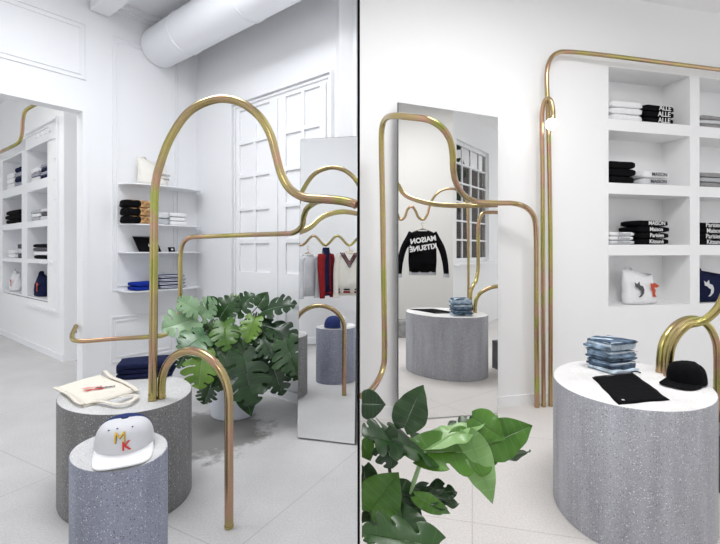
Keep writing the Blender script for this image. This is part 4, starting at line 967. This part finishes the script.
mon2c = V((.16, 1.55, 0))
mon2 = thing('potted_monstera', mon2c, 'large monstera close to the camera beside the black divider edge', 'potted plant')
MB().lathe([(.11, 0), (.115, .01), (.135, .30), (.13, .305), (.122, .27)], n=40).build('pot', POT, mon2)
MB().lathe([(.12, .25), (.12, .268)], n=32).build('soil', SOIL, mon2)
cr2 = mon2c+V((0, 0, .27))
CL = .006
R2 = [((424, 452, 1.45), (364, 428, 1.35), 60, (0, -.35, 1), 'g', 4, 0), ((404, 428, 1.46), (422, 384, 1.50), 34, (-.5, -1, .2), 'g', 0, 0), ((384, 432, 1.42), (392, 468, 1.36), 34, (-.2, -1, .3), 'g', 3, 0),
      ((424, 452, 1.45), (502, 452, 1.52), 46, (-.05, -.85, .6), 'y', 3, 0), ((428, 448, 1.46), (497, 408, 1.58), 26, (-.15, -.25, 1), 'yl', 0, 0), ((424, 452, 1.45), (384, 440, 1.42), 20, (0, -.6, .8), 'y', 0, 0),
      ((472, 418, 1.54), (506, 440, 1.50), 30, (.1, -1, .3), 'y', 0, 0), ((468, 434, 1.5), (494, 508, 1.46), 30, (-.3, -1, .5), 'yl', 0, .6), ((484, 446, 1.52), (535, 426, 1.55), 38, (.0, -1, .25), 'y', 0, 0),
      ((492, 458, 1.56), (533, 455, 1.58), 20, (0, -.6, -.4), 'g', 0, 0), ((447, 446, 1.5), (461, 475, 1.48), 11, (0, -1, .3), 'g', 0, 0), ((360, 404, 1.55), (386, 404, 1.55), 28, (0, -.8, .5), 'g', 0, 0),
      ((370, 512, 1.3), (399, 472, 1.35), 42, (-.2, -1, .3), 'y2', 0, 0), ((396, 498, 1.4), (458, 486, 1.45), 30, (0, -.4, 1), 'g', 3, 0), ((398, 496, 1.38), (462, 500, 1.43), 22, (0, -.6, .8), 'g', 2, 0), ((415, 496, 1.36), (454, 516, 1.4), 16, (.1, -1, .4), 'y', 0, 0),
      ((436, 548, 1.2), (363, 528, 1.15), 50, (0, -.5, 1), 'g', 3, 0), ((380, 500, 1.4), (424, 530, 1.35), 56, (0, -1, .4), 'g', 0, 0), ((372, 496, 1.42), (376, 545, 1.38), 50, (.1, -1, .3), 'g', 3, 0), ((362, 440, 1.5), (371, 462, 1.5), 18, (0, -1, .4), 'y', 0, 0),
      ((364, 466, 1.5), (366, 505, 1.5), 26, (0, -1, .2), 'g', 0, 0), ((440, 441, 1.56), (478, 417, 1.62), 26, (0, -.5, .9), 'g', 3, 0), ((430, 440, 1.55), (456, 428, 1.58), 16, (0, -.6, .7), 'p', 0, 0), ((405, 540, 1.3), (400, 500, 1.36), 46, (.1, -1, .2), 'g', 0, 0)]
LEAFL = leaf_mat('monstera_leaf_glare', (.14, .34, .06), (.36, .56, .24), (.40, .60, .28), .25)  # bright lobes: glare put into the leaf colour
LEAFM = leaf_mat('monstera_leaf_mid', (.03, .12, .012), (.11, .27, .035), (.20, .36, .08), .25)
for i, (b_, t_, wpx, nb, k, sl, cu_) in enumerate(R2):
    b3, t3 = P(*b_), P(*t_); mt = {'g': LEAFG, 'p': LEAFP, 'y': LEAFM, 'yl': LEAFL, 'y2': LEAFM}[k]
    leaf(mon2, b3, t3, wpx/F*b_[2]*1.1, nb, mt, slots=sl, droop=.12, fold=.35, clampx=CL, seed=i*3+1, holes=False, curl=cu_)
stem(mon2, P(396, 530, 1.36), P(424, 452, 1.45), .0085, .007, STEMP, bow=-.005, cl=CL+.01)
stem(mon2, cr2, P(396, 532, 1.36), .010, .0085, STEMP, bow=0, cl=CL+.01)
for b_ in ((370, 511, 1.3), (400, 498, 1.4), (384, 432, 1.42), (363, 478, 1.45), (438, 544, 1.2)):
    stem(mon2, cr2, P(*b_), .008, .005, STEMD, bow=.03, cl=CL+.008)

# ================================================================== lights
def area(loc, rot, size, sizey, energy, col=(1, 1, 1)):
    l = bpy.data.lights.new('added_light_source', 'AREA'); l.shape = 'RECTANGLE'; l.size = size; l.size_y = sizey; l.energy = energy; l.color = col
    o = bpy.data.objects.new('added_light_source', l); COL.objects.link(o); o.location = loc; o.rotation_euler = rot; return o
FIX = simple('added_fixture_white', (.85, .85, .85), .4)
def added_ceiling_light(x, y, sx, sy, e, label, col=(1, 1, 1)):  # unseen panel and housing added to brighten the rooms
    r = thing('added_ceiling_light', (x, y, CEIL-.10), label, 'added light', 'added ceiling lights')
    f = Fr(V((0, 100, 0)), (1, 0)); m = MB(); t = .03
    m.box((-sx/2-t, -sy/2-t, .0), (-sx/2, sy/2+t, .10)); m.box((sx/2, -sy/2-t, 0), (sx/2+t, sy/2+t, .10)); m.box((-sx/2, -sy/2-t, 0), (sx/2, -sy/2, .10)); m.box((-sx/2, sy/2, 0), (sx/2, sy/2+t, .10))
    m.build('housing', FIX, r, smooth=False); area((x, y, CEIL-.06), (0, 0, 0), sx, sy, e, col)
cool = (.95, .97, 1.0)
added_ceiling_light(-1.5, 2.7, 1.6, 1.2, 78, 'added ceiling light above the wide pedestal', cool)
added_ceiling_light(-1.6, -1.2, 1.6, 1.2, 80, 'added ceiling light behind the camera over the grey floor', cool)
added_ceiling_light(-4.6, 4.4, 1.4, 1.2, 42, 'added ceiling light in the room beyond the opening')
added_ceiling_light(1.6, 2.0, 1.6, 1.2, 80, 'added ceiling light above the jeans pedestal')
added_ceiling_light(2.0, -1.4, 1.6, 1.2, 60, 'added ceiling light behind the camera over the pale floor')
w = bpy.data.worlds.new('World'); S.world = w; w.use_nodes = True
bg = w.node_tree.nodes['Background']; bg.inputs[0].default_value = (.96, .98, 1.0, 1); bg.inputs[1].default_value = 1.25

# ================================================================== camera
cd = bpy.data.cameras.new('camera'); cam = bpy.data.objects.new('camera', cd); COL.objects.link(cam)
cam.location = (0, 0, CH); cam.rotation_euler = (PI/2, 0, 0); cd.sensor_width = 36; cd.lens = 36*F/720; cd.shift_y = -(272-HY)/720; cd.clip_start = .05
S.camera = cam
S.view_settings.view_transform = 'Standard'; S.view_settings.look = 'None'; S.view_settings.gamma = 1; S.view_settings.exposure = 0.02; S.view_settings.use_curve_mapping = False
try: S.cycles.max_bounces = 10; S.cycles.diffuse_bounces = 5; S.cycles.use_denoising = True
except Exception: pass
